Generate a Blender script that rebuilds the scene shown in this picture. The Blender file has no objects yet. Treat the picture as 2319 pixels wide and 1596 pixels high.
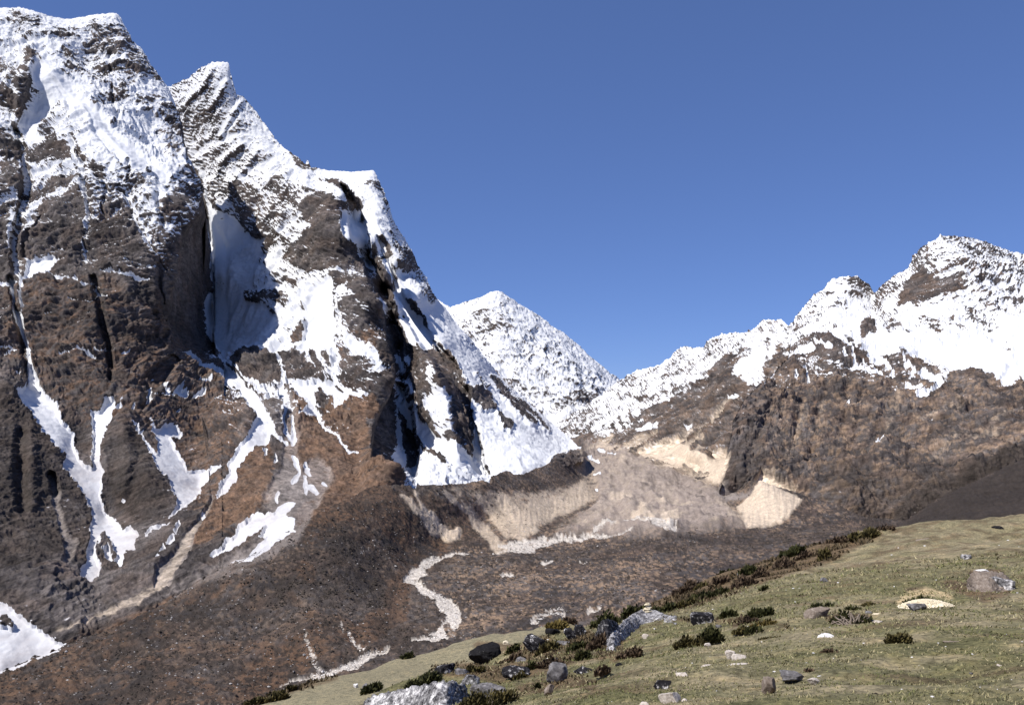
import bpy, math, random, time
import numpy as np

T0 = time.time()
scene = bpy.context.scene
col = scene.collection

# ------------------------------------------------------------------ camera
PITCH = math.radians(4.15)
FOC = 1820.0                       # focal length in survey units (the survey sheet is 2319 x 1594)
CX, CY = 1159.5, 797.0
cam_d = bpy.data.cameras.new('camera')
cam_d.sensor_fit = 'HORIZONTAL'
cam_d.sensor_width = 36.0
cam_d.lens = 36.0 * FOC / 2319.0
cam_d.clip_start = 0.3
cam_d.clip_end = 80000.0
cam = bpy.data.objects.new('camera', cam_d)
cam.location = (0, 0, 0)
cam.rotation_euler = (math.pi / 2 + PITCH, 0, 0)
col.objects.link(cam)
scene.camera = cam

# ------------------------------------------------------------------ sky and sun
SUN = np.array([-0.70, -0.40, 1.10]); SUN = SUN / np.linalg.norm(SUN)
sun_el = math.asin(SUN[2]); sun_az = math.atan2(SUN[0], SUN[1])
world = bpy.data.worlds.new('World'); scene.world = world
world.use_nodes = True
wn = world.node_tree.nodes; wl = world.node_tree.links
wn.clear()
sky = wn.new('ShaderNodeTexSky'); sky.sky_type = 'NISHITA'
sky.sun_disc = False
sky.sun_elevation = sun_el; sky.sun_rotation = sun_az
sky.altitude = 3900.0; sky.air_density = 1.0; sky.dust_density = 0.0; sky.ozone_density = 10.0
bg = wn.new('ShaderNodeBackground'); bg.inputs['Strength'].default_value = 0.15
wo = wn.new('ShaderNodeOutputWorld')
sg = wn.new('ShaderNodeGamma'); sg.inputs['Gamma'].default_value = 0.6
sv = wn.new('ShaderNodeVectorMath'); sv.operation = 'MULTIPLY'; sv.inputs[1].default_value = (0.80, 0.925, 1.35)
wl.new(sky.outputs[0], sg.inputs['Color']); wl.new(sg.outputs[0], sv.inputs[0])
wl.new(sv.outputs[0], bg.inputs[0]); wl.new(bg.outputs[0], wo.inputs[0])
sl = bpy.data.lights.new('sun', 'SUN'); sl.energy = 5.0; sl.angle = math.radians(0.53); sl.color = (1.0, 0.965, 0.91)
sun = bpy.data.objects.new('sun', sl)
from mathutils import Vector, Matrix
sun.rotation_euler = Vector(-SUN).to_track_quat('-Z', 'Y').to_euler()
col.objects.link(sun)
scene.view_settings.view_transform = 'Standard'
scene.view_settings.look = 'None'
scene.view_settings.exposure = 0.22
scene.view_settings.gamma = 1.0
scene.view_settings.use_curve_mapping = False
scene.cycles.diffuse_bounces = 2

# ------------------------------------------------------------------ survey helpers
SP, CP = math.sin(PITCH), math.cos(PITCH)
def ray(px, py):
    dx = (np.asarray(px, float) - CX) / FOC; dy = (CY - np.asarray(py, float)) / FOC
    return np.stack([dx, CP - dy * SP, SP + dy * CP], -1)
def at(px, py, d):
    return ray(px, py) * np.asarray(d, float)[..., None]
def bearing(P):
    zc = P[:, 1] * CP + P[:, 2] * SP
    yc = -P[:, 1] * SP + P[:, 2] * CP
    zc = np.where(zc < 0.1, 0.1, zc)
    return CX + FOC * P[:, 0] / zc, CY - FOC * yc / zc

# ------------------------------------------------------------------ noise
_rng = np.random.RandomState(7)
_perm = _rng.permutation(256).astype(np.int32); _perm = np.concatenate([_perm, _perm, _perm])
_g = _rng.normal(size=(256, 3)); _g = (_g / np.linalg.norm(_g, axis=1, keepdims=True)).astype(np.float32)
def gn(x, y, z):
    x = np.asarray(x, np.float32); y = np.asarray(y, np.float32); z = np.asarray(z, np.float32)
    xi = np.floor(x); yi = np.floor(y); zi = np.floor(z)
    xf = x - xi; yf = y - yi; zf = z - zi
    xi = xi.astype(np.int32) & 255; yi = yi.astype(np.int32) & 255; zi = zi.astype(np.int32) & 255
    u = xf * xf * xf * (xf * (xf * 6 - 15) + 10); v = yf * yf * yf * (yf * (yf * 6 - 15) + 10); w = zf * zf * zf * (zf * (zf * 6 - 15) + 10)
    def corner(i, j, k):
        h = _perm[_perm[_perm[xi + i] + yi + j] + zi + k]
        g = _g[h]
        return g[..., 0] * (xf - i) + g[..., 1] * (yf - j) + g[..., 2] * (zf - k)
    a = corner(0, 0, 0); a += u * (corner(1, 0, 0) - a)
    b = corner(0, 1, 0); b += u * (corner(1, 1, 0) - b)
    c = corner(0, 0, 1); c += u * (corner(1, 0, 1) - c)
    d = corner(0, 1, 1); d += u * (corner(1, 1, 1) - d)
    a += v * (b - a); c += v * (d - c)
    return (a + w * (c - a)) * 1.5
def fbm(x, y, z, o=4, g=0.5):
    s = 0; a = 1; t = 0
    for i in range(o):
        s = s + a * gn(x, y, z); t += a; a *= g; x = x * 2.03 + 17.1; y = y * 2.03 - 9.7; z = z * 2.03 + 4.3
    return s / t * 1.6
def ridged(x, y, z, o=3, g=0.5):
    s = 0; a = 1; t = 0
    for i in range(o):
        s = s + a * (1 - 2.2 * np.abs(gn(x, y, z))); t += a; a *= g; x = x * 2.07 + 31.7; y = y * 2.07 + 11.3; z = z * 2.07 - 5.9
    return s / t
def sm(a, b, x):
    t = np.clip((x - a) / (b - a), 0, 1); return t * t * (3 - 2 * t)

def rbf_fit(xy, v, c):
    xy = np.asarray(xy, float); v = np.asarray(v, float); n = len(xy)
    sc = 100.0; q = xy / sc; c = c / sc
    r = np.sqrt(((q[:, None] - q[None]) ** 2).sum(-1) + c * c)
    A = np.zeros((n + 3, n + 3)); A[:n, :n] = r
    A[:n, n] = 1; A[:n, n + 1:] = q; A[n, :n] = 1; A[n + 1:, :n] = q.T
    A[:n, :n] += np.eye(n) * 1e-9
    w = np.linalg.lstsq(A, np.concatenate([v, np.zeros(3)]), rcond=None)[0]
    def ev(x, y):
        shp = np.shape(x); x = np.ravel(x) / sc; y = np.ravel(y) / sc
        out = np.empty(len(x))
        for s in range(0, len(x), 60000):
            xs, ys = x[s:s + 60000], y[s:s + 60000]
            rr = np.sqrt((xs[:, None] - q[None, :, 0]) ** 2 + (ys[:, None] - q[None, :, 1]) ** 2 + c * c)
            out[s:s + 60000] = rr @ w[:n] + w[n] + w[n + 1] * xs + w[n + 2] * ys
        return out.reshape(shp)
    return ev

def interp(x, pts):
    a = np.array(pts, float); return np.interp(x, a[:, 0], a[:, 1])

# ------------------------------------------------------------------ survey sheets: what covers the ground
X0, Y0, ST = -400.0, -100.0, 2.0
NW, NH = 1560, 950
SHEET = {}
for k_, v_ in dict(S=0.0, SW=0.0, R=0.0, T=0.0, G=0.0, K=0.0, D=0.0, W=0.0, H=0.0).items():
    SHEET[k_] = np.full((NH, NW), v_, np.float32)
def _box(pts, m):
    x0 = max(0, int((pts[:, 0].min() - m - X0) / ST)); x1 = min(NW, int((pts[:, 0].max() + m - X0) / ST) + 2)
    y0 = max(0, int((pts[:, 1].min() - m - Y0) / ST)); y1 = min(NH, int((pts[:, 1].max() + m - Y0) / ST) + 2)
    gx = X0 + np.arange(x0, x1) * ST; gy = Y0 + np.arange(y0, y1) * ST
    return (slice(y0, y1), slice(x0, x1)), *np.meshgrid(gx, gy)
def _segdist(pts, gx, gy, wid):
    best = np.full(gx.shape, 1e9)
    for i in range(max(1, len(pts) - 1)):
        a = pts[i]; b = pts[min(i + 1, len(pts) - 1)]; d = b - a; L = d @ d + 1e-9
        t = np.clip(((gx - a[0]) * d[0] + (gy - a[1]) * d[1]) / L, 0, 1)
        w = wid[i] + (wid[min(i + 1, len(wid) - 1)] - wid[i]) * t
        best = np.minimum(best, np.hypot(gx - a[0] - t * d[0], gy - a[1] - t * d[1]) - w)
    return best
def sheet(o, pts):                      # o = (left, top, scale) of a survey sheet
    p = np.array(pts, float)
    return p if o is None else p * o[2] + np.array(o[:2])
def stroke(ch, pts, wid, val, soft=4.0, o=None, add=False):
    p = sheet(o, pts); k = 1 if o is None else o[2]
    wid = np.array([wid] * len(p) if np.isscalar(wid) else wid, float) * 0.5 * k
    sl_, gx, gy = _box(p, wid.max() + soft)
    w = 1 - sm(-soft * 0.5, soft, _segdist(p, gx, gy, wid))
    M = SHEET[ch][sl_]
    if add: M += (w * val).astype(np.float32)
    else: M += (w * (val - M)).astype(np.float32)
    if ch == 'S':
        Q = SHEET['SW'][sl_]; Q += ((w * (1 - Q))).astype(np.float32)
def poly(ch, pts, val, soft=4.0, o=None):
    p = sheet(o, pts)
    sl_, gx, gy = _box(p, soft * 2)
    ins = np.zeros(gx.shape, bool); n = len(p)
    for i in range(n):
        a, b = p[i], p[(i + 1) % n]
        if a[1] == b[1]: continue
        c = ((a[1] > gy) != (b[1] > gy)) & (gx < (b[0] - a[0]) * (gy - a[1]) / (b[1] - a[1]) + a[0])
        ins ^= c
    d = _segdist(np.vstack([p, p[:1]]), gx, gy, np.zeros(n + 1))
    d = np.where(ins, -d, d)
    w = 1 - sm(-soft, soft, d)
    M = SHEET[ch][sl_]; M += (w * (val - M)).astype(np.float32)
    if ch == 'S':
        Q = SHEET['SW'][sl_]; Q += ((w * (1 - Q))).astype(np.float32)
def sample(ch, px, py):
    fx = np.clip((px - X0) / ST, 0, NW - 1.001); fy = np.clip((py - Y0) / ST, 0, NH - 1.001)
    xi = fx.astype(int); yi = fy.astype(int); u = fx - xi; v = fy - yi; M = SHEET[ch]
    return (M[yi, xi] * (1 - u) + M[yi, xi + 1] * u) * (1 - v) + (M[yi + 1, xi] * (1 - u) + M[yi + 1, xi + 1] * u) * v

# ------------------------------------------------------------------ ground cover traced sheet by sheet
o1 = (0, 0, .3633); o2 = (452.9, 226.5, .3633); o3 = (0, 566.2, .3633); o4 = (452.9, 736.0, .3633)
o5 = (962.5, 622.8, .3633); o6 = (1415.4, 509.5, .4342); o7 = (0, 1075.7, .3418); o8 = (566.2, 1075.7, .3418)
oA = (0, 0, .3906); oB = (679.4, 339.7, .4612); oC = (1358.8, 905.8, .4302); oD = (849.2, 962.5, .5163); oE = (1698.5, 905.8, .4715)

# --- left peak: ribs, gullies, snow ridges (relief in metres)
stroke('D', [(190, 330), (165, 450), (130, 600), (95, 760)], [30, 60, 50, 20], 55, 6, oA)
stroke('D', [(210, 300), (290, 420), (460, 620), (620, 800), (780, 960), (940, 1060), (1080, 1110)], 14, 22, 9, oA, True)
stroke('D', [(100, 800), (160, 930), (175, 1100), (150, 1280), (120, 1450), (110, 1590)], [15, 30, 40, 45, 40, 40], -70, 7, oA, True)
for g_ in ([(430, 820), (500, 980), (520, 1120), (540, 1300), (530, 1500)], [(720, 1170), (800, 1330), (870, 1450), (910, 1580)],
           [(740, 950), (738, 1100)], [(915, 1180), (930, 1340)], [(620, 1120), (610, 1280)], [(270, 1300), (220, 1400), (140, 1560)], [(640, 560), (665, 720)],
           [(700, 650), (660, 760)], [(640, 330), (645, 470)]):
    stroke('D', g_, 9, -26, 5, oA, True)
stroke('D', [(80, 200), (90, 300), (140, 480), (150, 560), (160, 720), (140, 880)], 26, -60, 6, o3, True)
stroke('D', [(600, 240), (620, 330), (640, 480), (670, 620), (690, 760), (690, 850)], [30, 36, 28, 24, 24, 16], -55, 5, o3, True)
stroke('D', [(950, 120), (970, 260), (1000, 430), (980, 560)], 16, -35, 5, o3, True)
stroke('D', [(910, 420), (930, 560), (960, 640)], 20, -25, 6, o3, True)
stroke('D', [(1010, 740), (940, 840), (880, 930), (880, 1000)], [70, 110, 70, 30], -60, 5, o3, True)
stroke('D', [(310, 1420), (330, 1520)], 40, -40, 5, o3, True)
stroke('D', [(120, 1180), (110, 1400), (130, 1596)], 50, -30, 14, o3, True)
stroke('D', [(180, 1150), (190, 1400), (200, 1596)], 40, 18, 14, o3, True)
stroke('D', [(770, 1150), (800, 1300), (760, 1500)], 60, 20, 16, o3, True)
stroke('D', [(1150, 30), (1210, 170), (1230, 400), (1230, 650)], 20, 30, 6, o3, True)

# walls that turn away from the sun: steps in depth behind each arete
poly('D', [(446, 390), (449, 480), (412, 535), (394, 600), (383, 680), (371, 765), (374, 800), (420, 822), (484, 810), (484, 560), (470, 470)], -230, 4)
poly('D', [(772, 420), (792, 540), (832, 640), (856, 700), (872, 790), (888, 862), (910, 870), (908, 780), (890, 715), (874, 650), (842, 595), (818, 470)], -140, 4)
poly('D', [(888, 855), (906, 880), (935, 960), (948, 1040), (938, 1100), (880, 1092), (836, 1066), (832, 1000), (850, 940), (870, 900)], -190, 4)
poly('D', [(852, 540), (884, 640), (902, 700), (962, 788), (990, 830), (1004, 880), (1024, 960), (1044, 1050), (1110, 1090), (1075, 980), (1050, 900), (1030, 850), (960, 740), (910, 670), (870, 560)], -120, 4)
for k_ in 'Q': SHEET[k_] = np.zeros((NH, NW), np.float32)
poly('Q', [(440, 390), (440, 480), (400, 535), (388, 600), (376, 680), (366, 765), (370, 800), (420, 830), (520, 830), (520, 560), (470, 470)], 1.0, 8)
poly('Q', [(888, 855), (906, 880), (935, 960), (948, 1040), (938, 1100), (880, 1092), (836, 1066), (832, 1000), (850, 940), (870, 900)], 0.8, 5)
poly('Q', [(772, 420), (792, 540), (832, 640), (856, 700), (872, 790), (888, 862), (910, 870), (908, 780), (890, 715), (874, 650), (842, 595), (818, 470)], 0.8, 5)
# snow on the left peak
for p_ in ([(560, 170), (620, 240), (700, 220), (760, 235)], [(520, 290), (600, 270), (560, 250)], [(640, 200), (740, 240)],
           [(380, 420), (470, 450), (560, 500), (600, 500)], [(560, 620), (640, 600), (720, 560), (760, 500)], [(650, 440), (760, 450), (860, 430)],
           [(820, 620), (890, 600)], [(940, 680), (1000, 660)], [(960, 740), (1050, 740)], [(920, 800), (1050, 800)], [(980, 850), (1060, 860)], [(960, 930), (1090, 930)],
           [(650, 310), (740, 320), (840, 370)], [(380, 330), (430, 330)], [(330, 220), (420, 210)], [(90, 110), (220, 160)], [(760, 380), (880, 420), (900, 470)], [(560, 370), (600, 450)],
           [(440, 400), (500, 370)]):
    stroke('S', p_, 44, 0.02, 12, oA)
stroke('S', [(195, 340), (175, 440), (150, 560), (110, 700)], [40, 70, 50, 20], -0.4, 6, oA)
stroke('S', [(20, 430), (80, 430), (110, 480)], 60, -0.15, 12, oA)
stroke('S', [(20, 600), (60, 650)], 70, -0.12, 12, oA)
stroke('S', [(240, 420), (280, 560), (240, 680), (200, 780)], 90, 0.75, 16, oA)
stroke('S', [(330, 460), (460, 640), (620, 820), (780, 970), (940, 1070)], [50, 80, 90, 90, 60], 0.95, 9, oA)
stroke('S', [(480, 700), (560, 900), (620, 1000)], 70, 0.5, 12, oA)
stroke('S', [(300, 800), (330, 830)], 40, -0.1, 10, oA)
stroke('S', [(20, 850), (90, 930), (60, 1050), (90, 1120)], 100, -0.35, 14, oA)
stroke('S', [(220, 960), (330, 900), (450, 940)], [50, 80, 60], -0.4, 10, oA)
stroke('S', [(200, 1180), (330, 1110), (470, 1060)], [50, 60, 50], -0.38, 9, oA)
stroke('S', [(560, 1010), (590, 1060)], 50, -0.35, 8, oA)
poly('S', [(260, 1240), (480, 1130), (530, 1280), (520, 1500), (300, 1596), (160, 1596), (200, 1400)], -0.45, 9, oA)
poly('S', [(560, 1360), (650, 1160), (680, 1280), (760, 1240), (830, 1400), (900, 1596), (560, 1596)], -0.38, 9, oA)
stroke('S', [(960, 1250), (1010, 1190), (1060, 1160)], [60, 80, 40], -0.35, 9, oA)
stroke('S', [(1080, 1330), (1100, 1500)], 70, -0.3, 12, oA)
stroke('S', [(0, 1250), (60, 1300), (30, 1480)], 120, -0.4, 12, oA)
stroke('S', [(430, 870), (510, 1080), (525, 1300), (530, 1560)], [20, 22, 18, 12], 0.55, 4, oA)
stroke('S', [(690, 1090), (760, 1210), (850, 1390), (910, 1560)], [40, 30, 34, 16], 0.5, 5, oA)
stroke('S', [(190, 1060), (330, 990), (480, 970)], 20, 0.5, 5, oA)
stroke('S', [(180, 1280), (300, 1170), (480, 1090)], 22, 0.5, 5, oA)
stroke('S', [(30, 1230), (110, 1150), (130, 1200)], 24, 0.5, 5, oA)
stroke('S', [(110, 1280), (100, 1400), (120, 1590)], 40, 0.45, 6, oA)
stroke('S', [(860, 1060), (920, 1180), (900, 1300)], 40, 0.35, 8, oA)
stroke('S', [(1000, 1000), (1090, 990)], 60, 0.2, 10, oA)
stroke('S', [(1150, 1020), (1190, 1250), (1220, 1500), (1200, 1590)], [30, 50, 50, 50], -0.6, 6, oA)
poly('S', [(150, 215), (190, 90), (340, 75), (395, 120), (320, 190), (510, 225), (505, 245), (300, 222), (160, 260), (90, 230)], 0.8, 3, o3)
stroke('S', [(0, 215), (80, 225)], 30, 0.6, 4, o3)
poly('S', [(640, 205), (720, 150), (735, 190), (830, 165), (915, 205), (910, 220), (650, 212)], 0.8, 3, o3)
poly('S', [(790, 110), (810, 85), (930, 125), (935, 145)], 0.8, 3, o3)
for p_, w_ in (([(0, 400), (70, 400)], 18), ([(0, 498), (65, 496)], 12), ([(75, 508), (105, 508)], 10), ([(0, 652), (80, 650)], 18), ([(30, 690), (105, 665)], 10),
               ([(40, 835), (95, 840)], 18), ([(400, 730), (470, 708), (560, 690), (610, 700)], 20), ([(530, 262), (590, 268)], 22), ([(330, 455), (355, 455)], 22),
               ([(470, 368), (505, 372)], 12), ([(515, 490), (560, 485)], 16), ([(590, 635), (620, 668), (690, 660)], 16), ([(630, 350), (660, 345)], 20), ([(610, 290), (620, 360)], 16),
               ([(745, 668), (775, 670)], 8), ([(810, 828), (855, 826)], 9), ([(1060, 1050), (1085, 1052)], 10), ([(575, 440), (580, 470)], 10), ([(540, 378), (600, 378)], 8)):
    stroke('S', p_, w_, 0.8, 2.5, o3)
stroke('S', [(95, 200), (85, 300), (110, 400), (140, 500), (175, 600)], [34, 20, 24, 30, 20], 0.8, 3, o3)
stroke('S', [(150, 190), (148, 300), (155, 400), (150, 430), (165, 520), (185, 620), (195, 700), (190, 800), (195, 880)], [30, 26, 20, 40, 34, 24, 36, 50, 70], 0.85, 3, o3)
poly('S', [(150, 870), (235, 870), (255, 950), (340, 1020), (385, 1100), (450, 1160), (440, 1210), (500, 1330), (545, 1370), (575, 1375), (568, 1280), (590, 1200), (582, 1040), (640, 1030),
           (680, 975), (710, 975), (725, 1025), (770, 985), (700, 1100), (640, 1230), (622, 1330), (640, 1400), (622, 1600), (545, 1600), (480, 1500), (390, 1380), (380, 1300), (270, 1170), (150, 1040), (40, 930), (130, 925)], 0.95, 3, o3)
poly('S', [(455, -30), (690, -30), (660, 140), (690, 260), (770, 330), (800, 335), (840, 385), (880, 370), (925, 420), (905, 510), (830, 545), (825, 640), (795, 640), (755, 590), (785, 570),
           (745, 500), (680, 400), (650, 420), (660, 500), (625, 480), (630, 540), (660, 640), (650, 710), (590, 745), (505, 735), (510, 660), (555, 600), (570, 480), (600, 280), (595, 200), (540, 130)], 0.95, 3, o7)
poly('S', [(670, 540), (720, 505), (750, 540), (735, 610), (700, 580)], 0.8, 3, o7)
poly('S', [(910, 1080), (960, 1130), (1030, 1095), (1080, 1110), (1120, 1160), (1110, 1200), (1055, 1170), (1090, 1250), (1130, 1290), (1170, 1370), (1240, 1420), (1265, 1385), (1380, 1350), (1360, 1380),
           (1250, 1460), (1250, 1530), (1190, 1600), (1100, 1600), (1060, 1480), (980, 1380), (920, 1260), (870, 1150), (825, 1080), (850, 1090), (900, 1190), (960, 1270), (985, 1280), (980, 1200)], 0.95, 3, o3)
poly('S', [(1085, -30), (1430, -30), (1330, 70), (1310, 140), (1260, 190), (1210, 240), (1120, 310), (1170, 230), (1160, 140), (1130, 60)], 0.95, 3, o7)
for p_, w_ in (([(1080, 930), (1100, 960), (1130, 950)], 60), ([(1200, 955), (1250, 955)], 24), ([(1230, 870), (1290, 880)], 20), ([(1340, 970), (1390, 1000)], 18), ([(985, 880), (1005, 940)], 30),
               ([(900, 920), (900, 1000)], 24), ([(920, 950), (1040, 960)], 14), ([(825, 1000), (820, 1020)], 14), ([(870, 1150), (890, 1140)], 10)):
    stroke('S', p_, w_, 0.8, 3, o3)
for p_, w_ in (([(975, 430), (1020, 385), (1110, 360)], 14), ([(1175, 345), (1170, 400)], 18), ([(1125, 480), (1160, 440)], 30), ([(1070, 540), (1090, 505)], 20), ([(1035, 585), (1070, 565)], 14), ([(1350, 270), (1360, 310)], 16), ([(815, 160), (820, 190)], 12)):
    stroke('S', p_, w_, 0.75, 2.5, o7)
poly('S', [(-200, 900), (0, 865), (60, 900), (130, 960), (250, 1040), (340, 1110), (430, 1150), (300, 1210), (0, 1330), (-200, 1360)], 1.0, 2.5, o7)
poly('S', [(0, 950), (40, 960), (80, 1020), (70, 1045), (0, 1030)], -0.5, 3, o7)

# --- bay, couloir and second peak
poly('S', [(640, 960), (700, 950), (760, 985), (835, 1050), (885, 1090), (880, 1140), (640, 1260), (600, 1100)], -0.95, 4)
poly('R', [(640, 960), (700, 940), (760, 985), (835, 1050), (885, 1090), (880, 1140), (740, 1170), (690, 1080), (640, 1040)], 0.8, 8)
poly('S', [(470, 500), (520, 480), (560, 520), (620, 545), (600, 600), (580, 650), (600, 700), (650, 740), (620, 780), (560, 800), (500, 820), (470, 760), (455, 690), (475, 600)], 0.75, 6)
stroke('S', [(20, 1110), (60, 1180), (190, 1200)], [20, 30, 26], -0.5, 5, o2)
stroke('S', [(130, 970), (180, 1060)], 26, -0.4, 5, o2)
poly('S', [(0, 50), (60, 80), (60, 130), (140, 160), (100, 260), (30, 240), (0, 160)], -0.5, 5, o4)
poly('S', [(0, 250), (100, 300), (200, 330), (260, 380), (350, 480), (420, 590), (490, 740), (440, 700), (410, 780), (330, 770), (280, 850), (235, 890), (235, 970), (170, 1060), (100, 1110), (110, 1060), (160, 970),
           (182, 930), (165, 880), (240, 790), (280, 740), (350, 640), (285, 560), (265, 500), (190, 460), (130, 420), (60, 370), (0, 340), (-110, 220), (-150, 170), (-60, 150)], 0.95, 3, o4)
poly('S', [(580, 1090), (590, 1110), (540, 1190), (600, 1220), (590, 1290), (540, 1330), (440, 1400), (330, 1470), (190, 1520), (260, 1480), (350, 1410), (420, 1340), (380, 1345), (410, 1260), (290, 1370),
           (180, 1440), (65, 1470), (70, 1440), (150, 1380), (250, 1290), (280, 1240), (380, 1175), (370, 1200), (470, 1180), (500, 1130)], 1.0, 2.5, o4)
for p_, w_ in (([(505, 620), (530, 690), (570, 760)], 16), ([(560, 620), (575, 760)], 20), ([(590, 840), (605, 920), (580, 1000)], 20), ([(655, 885), (685, 935)], 24), ([(645, 945), (670, 1050), (690, 1010), (730, 1050)], 18),
               ([(470, 840), (470, 880)], 12), ([(400, 805), (402, 830)], 18), ([(430, 690), (530, 750)], 14), ([(500, 1060), (490, 1100)], 12), ([(760, 990), (785, 1005)], 7),
               ([(490, 470), (500, 520), (510, 600)], 22), ([(420, 420), (440, 530)], 26), ([(0, 1000), (60, 930), (130, 890)], [60, 50, 16])):
    stroke('S', p_, w_, 0.85, 2.5, o4)
stroke('S', [(560, 405), (640, 510), (720, 610), (800, 690), (900, 780), (1000, 860), (1060, 905), (1140, 945)], [30, 60, 40, 22, 16, 14, 16, 10], 0.85, 3, o4)
poly('S', [(555, 400), (620, 430), (700, 425), (770, 400), (850, 415), (900, 470), (890, 500), (820, 480), (770, 440), (730, 480), (740, 560), (700, 560), (620, 490)], 0.85, 3, o4)
stroke('S', [(940, 470), (1000, 440), (1060, 480)], 20, 0.5, 4, o4)
stroke('S', [(620, 620), (690, 610)], 34, 0.6, 4, o4)
# rock on the second peak
poly('S', [(330, 190), (450, 170), (490, 210), (525, 330), (500, 400), (400, 412), (280, 370), (215, 290), (230, 230)], -0.7, 3, o4)
stroke('D', [(340, 230), (420, 300), (430, 360)], 150, 28, 12, o4, True)
poly('S', [(520, 200), (600, 160), (660, 230), (690, 330), (780, 340), (720, 400), (640, 420), (560, 390), (530, 300)], -0.55, 4, o4)
stroke('S', [(715, 180), (730, 280), (770, 360)], 40, -0.5, 3, o4)
stroke('S', [(800, 250), (810, 300)], 30, -0.5, 3, o4)
stroke('S', [(600, 110), (680, 30), (760, -60), (790, -110)], [40, 60, 36, 20], -0.5, 4, o4)
poly('S', [(870, 160), (930, 180), (960, 240), (1050, 230), (1090, 340), (1170, 300), (1130, 470), (1070, 480), (940, 440), (890, 420), (900, 300)], -0.3, 6, o4)
poly('S', [(720, 480), (770, 440), (820, 520), (770, 560)], -0.6, 3, o4)
poly('S', [(800, 560), (950, 510), (1070, 480), (1150, 400), (1200, 450), (1180, 1000), (1060, 900), (900, 770), (760, 640), (740, 560)], -0.65, 4, o4)
poly('S', [(980, 20), (1060, -40), (1160, 100), (1180, 200), (1140, 330), (1080, 170)], -0.4, 6, o4)
poly('S', [(740, 600), (830, 615), (860, 720), (890, 850), (950, 1040), (860, 1050), (700, 1110), (560, 1010), (640, 910), (730, 830), (660, 740), (690, 650)], -0.5, 5, o2)
stroke('S', [(480, 900), (440, 960), (410, 1030)], 30, -0.35, 8, o2)
stroke('S', [(560, 1010), (640, 960), (700, 930)], 50, -0.3, 8, o2)
poly('S', [(700, 1090), (850, 1000), (960, 1060), (830, 1090), (650, 1130)], -0.5, 5, o2)
stroke('S', [(340, 1240), (450, 1260), (570, 1290)], [30, 50, 40], -0.3, 10, o2)
stroke('S', [(490, 1140), (620, 1190)], 30, -0.15, 12, o2)
poly('S', [(830, 1120), (1000, 1100), (1040, 1200), (990, 1300), (920, 1180), (870, 1260)], -0.5, 5, o2)
stroke('S', [(900, 1060), (960, 1150), (1080, 1390)], [20, 30, 50], -0.5, 6, o2)
stroke('S', [(960, 1330), (1000, 1440), (1080, 1540)], [80, 110, 70], -0.4, 8, o2)
stroke('S', [(720, 600), (800, 470), (700, 400)], 30, 0.0, 12, o2)
stroke('S', [(600, 330), (640, 420), (700, 420)], 50, -0.25, 8, o2)
poly('S', [(770, 510), (830, 495), (870, 500), (920, 560), (1000, 650), (1005, 690), (900, 660), (910, 600), (800, 530)], -0.6, 4, o2)
stroke('S', [(290, 760), (370, 840), (460, 860)], 70, -0.15, 14, o2)
stroke('S', [(300, 620), (400, 700), (500, 720)], 120, -0.08, 20, o2)
stroke('S', [(500, 560), (560, 640), (620, 640)], 90, -0.05, 20, o2)
poly('S', [(660, 1420), (740, 1180), (830, 1130), (870, 1320), (850, 1500), (880, 1596), (650, 1596)], 0.75, 6, o2)
stroke('S', [(180, 250), (330, 230), (480, 200)], 40, 0.55, 8, o2)
stroke('S', [(0, 340), (120, 280), (220, 120)], 40, 0.6, 8, o2)
poly('S', [(60, 640), (160, 720), (260, 740), (330, 860), (470, 870), (430, 1000), (330, 1080), (280, 1180), (160, 1270), (60, 1200), (40, 800)], 0.8, 8, o2)
# summit strata of the second peak, ribs and gullies
for g_ in ([(1070, 640), (1200, 500), (1230, 400)], [(1230, 640), (1320, 480)], [(1300, 800), (1390, 600)]):
    stroke('D', g_, 14, 22, 8, oA, True)
for g_ in ([(1240, 1080), (1300, 960), (1420, 860)], [(1300, 1260), (1400, 1060), (1500, 900)], [(1440, 1340), (1540, 1120), (1600, 960)], [(1540, 1380), (1640, 1160), (1690, 1000)], [(1640, 1380), (1720, 1180), (1800, 1020)]):
    stroke('D', g_, 20, 24, 10, oA, True)
for g_ in ([(140, 1180), (200, 900), (180, 700)], [(120, 150), (200, 300), (330, 560)]):
    stroke('D', g_, 20, 10, 10, oB, True)

# shadowed gullies and rock on the two long ribs
stroke('S', [(185, 290), (200, 420), (250, 560), (320, 640), (330, 760), (410, 870), (450, 900)], [40, 50, 60, 70, 70, 60, 40], -0.5, 4, oB)
stroke('S', [(380, 420), (400, 560), (430, 700), (440, 780)], [30, 100, 120, 40], -0.5, 4, oB)
stroke('S', [(520, 800), (580, 900), (640, 1010), (690, 1060), (760, 1200), (790, 1320), (820, 1480)], [90, 70, 70, 80, 90, 80, 60], -0.55, 5, oB)
stroke('S', [(450, 900), (520, 980), (600, 1060), (600, 1200), (560, 1290)], [110, 100, 90, 120, 60], -0.4, 6, oB)
stroke('S', [(440, 950), (440, 1100), (390, 1240), (340, 1350), (330, 1560)], [60, 40, 110, 90, 120], -0.7, 4, oB)
stroke('S', [(480, 1260), (520, 1380), (540, 1540)], [30, 70, 70], -0.6, 4, oB)
stroke('S', [(570, 1280), (660, 1400), (690, 1420)], [60, 50, 20], -0.4, 5, oB)
stroke('S', [(740, 1420), (780, 1500), (810, 1530)], [50, 60, 30], -0.5, 5, oB)
stroke('S', [(560, 1440), (640, 1520), (720, 1590)], 26, -0.3, 4, oB)
stroke('S', [(470, 1030), (540, 1060), (520, 1120), (460, 1150)], 40, 0.6, 4, oB)
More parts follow.
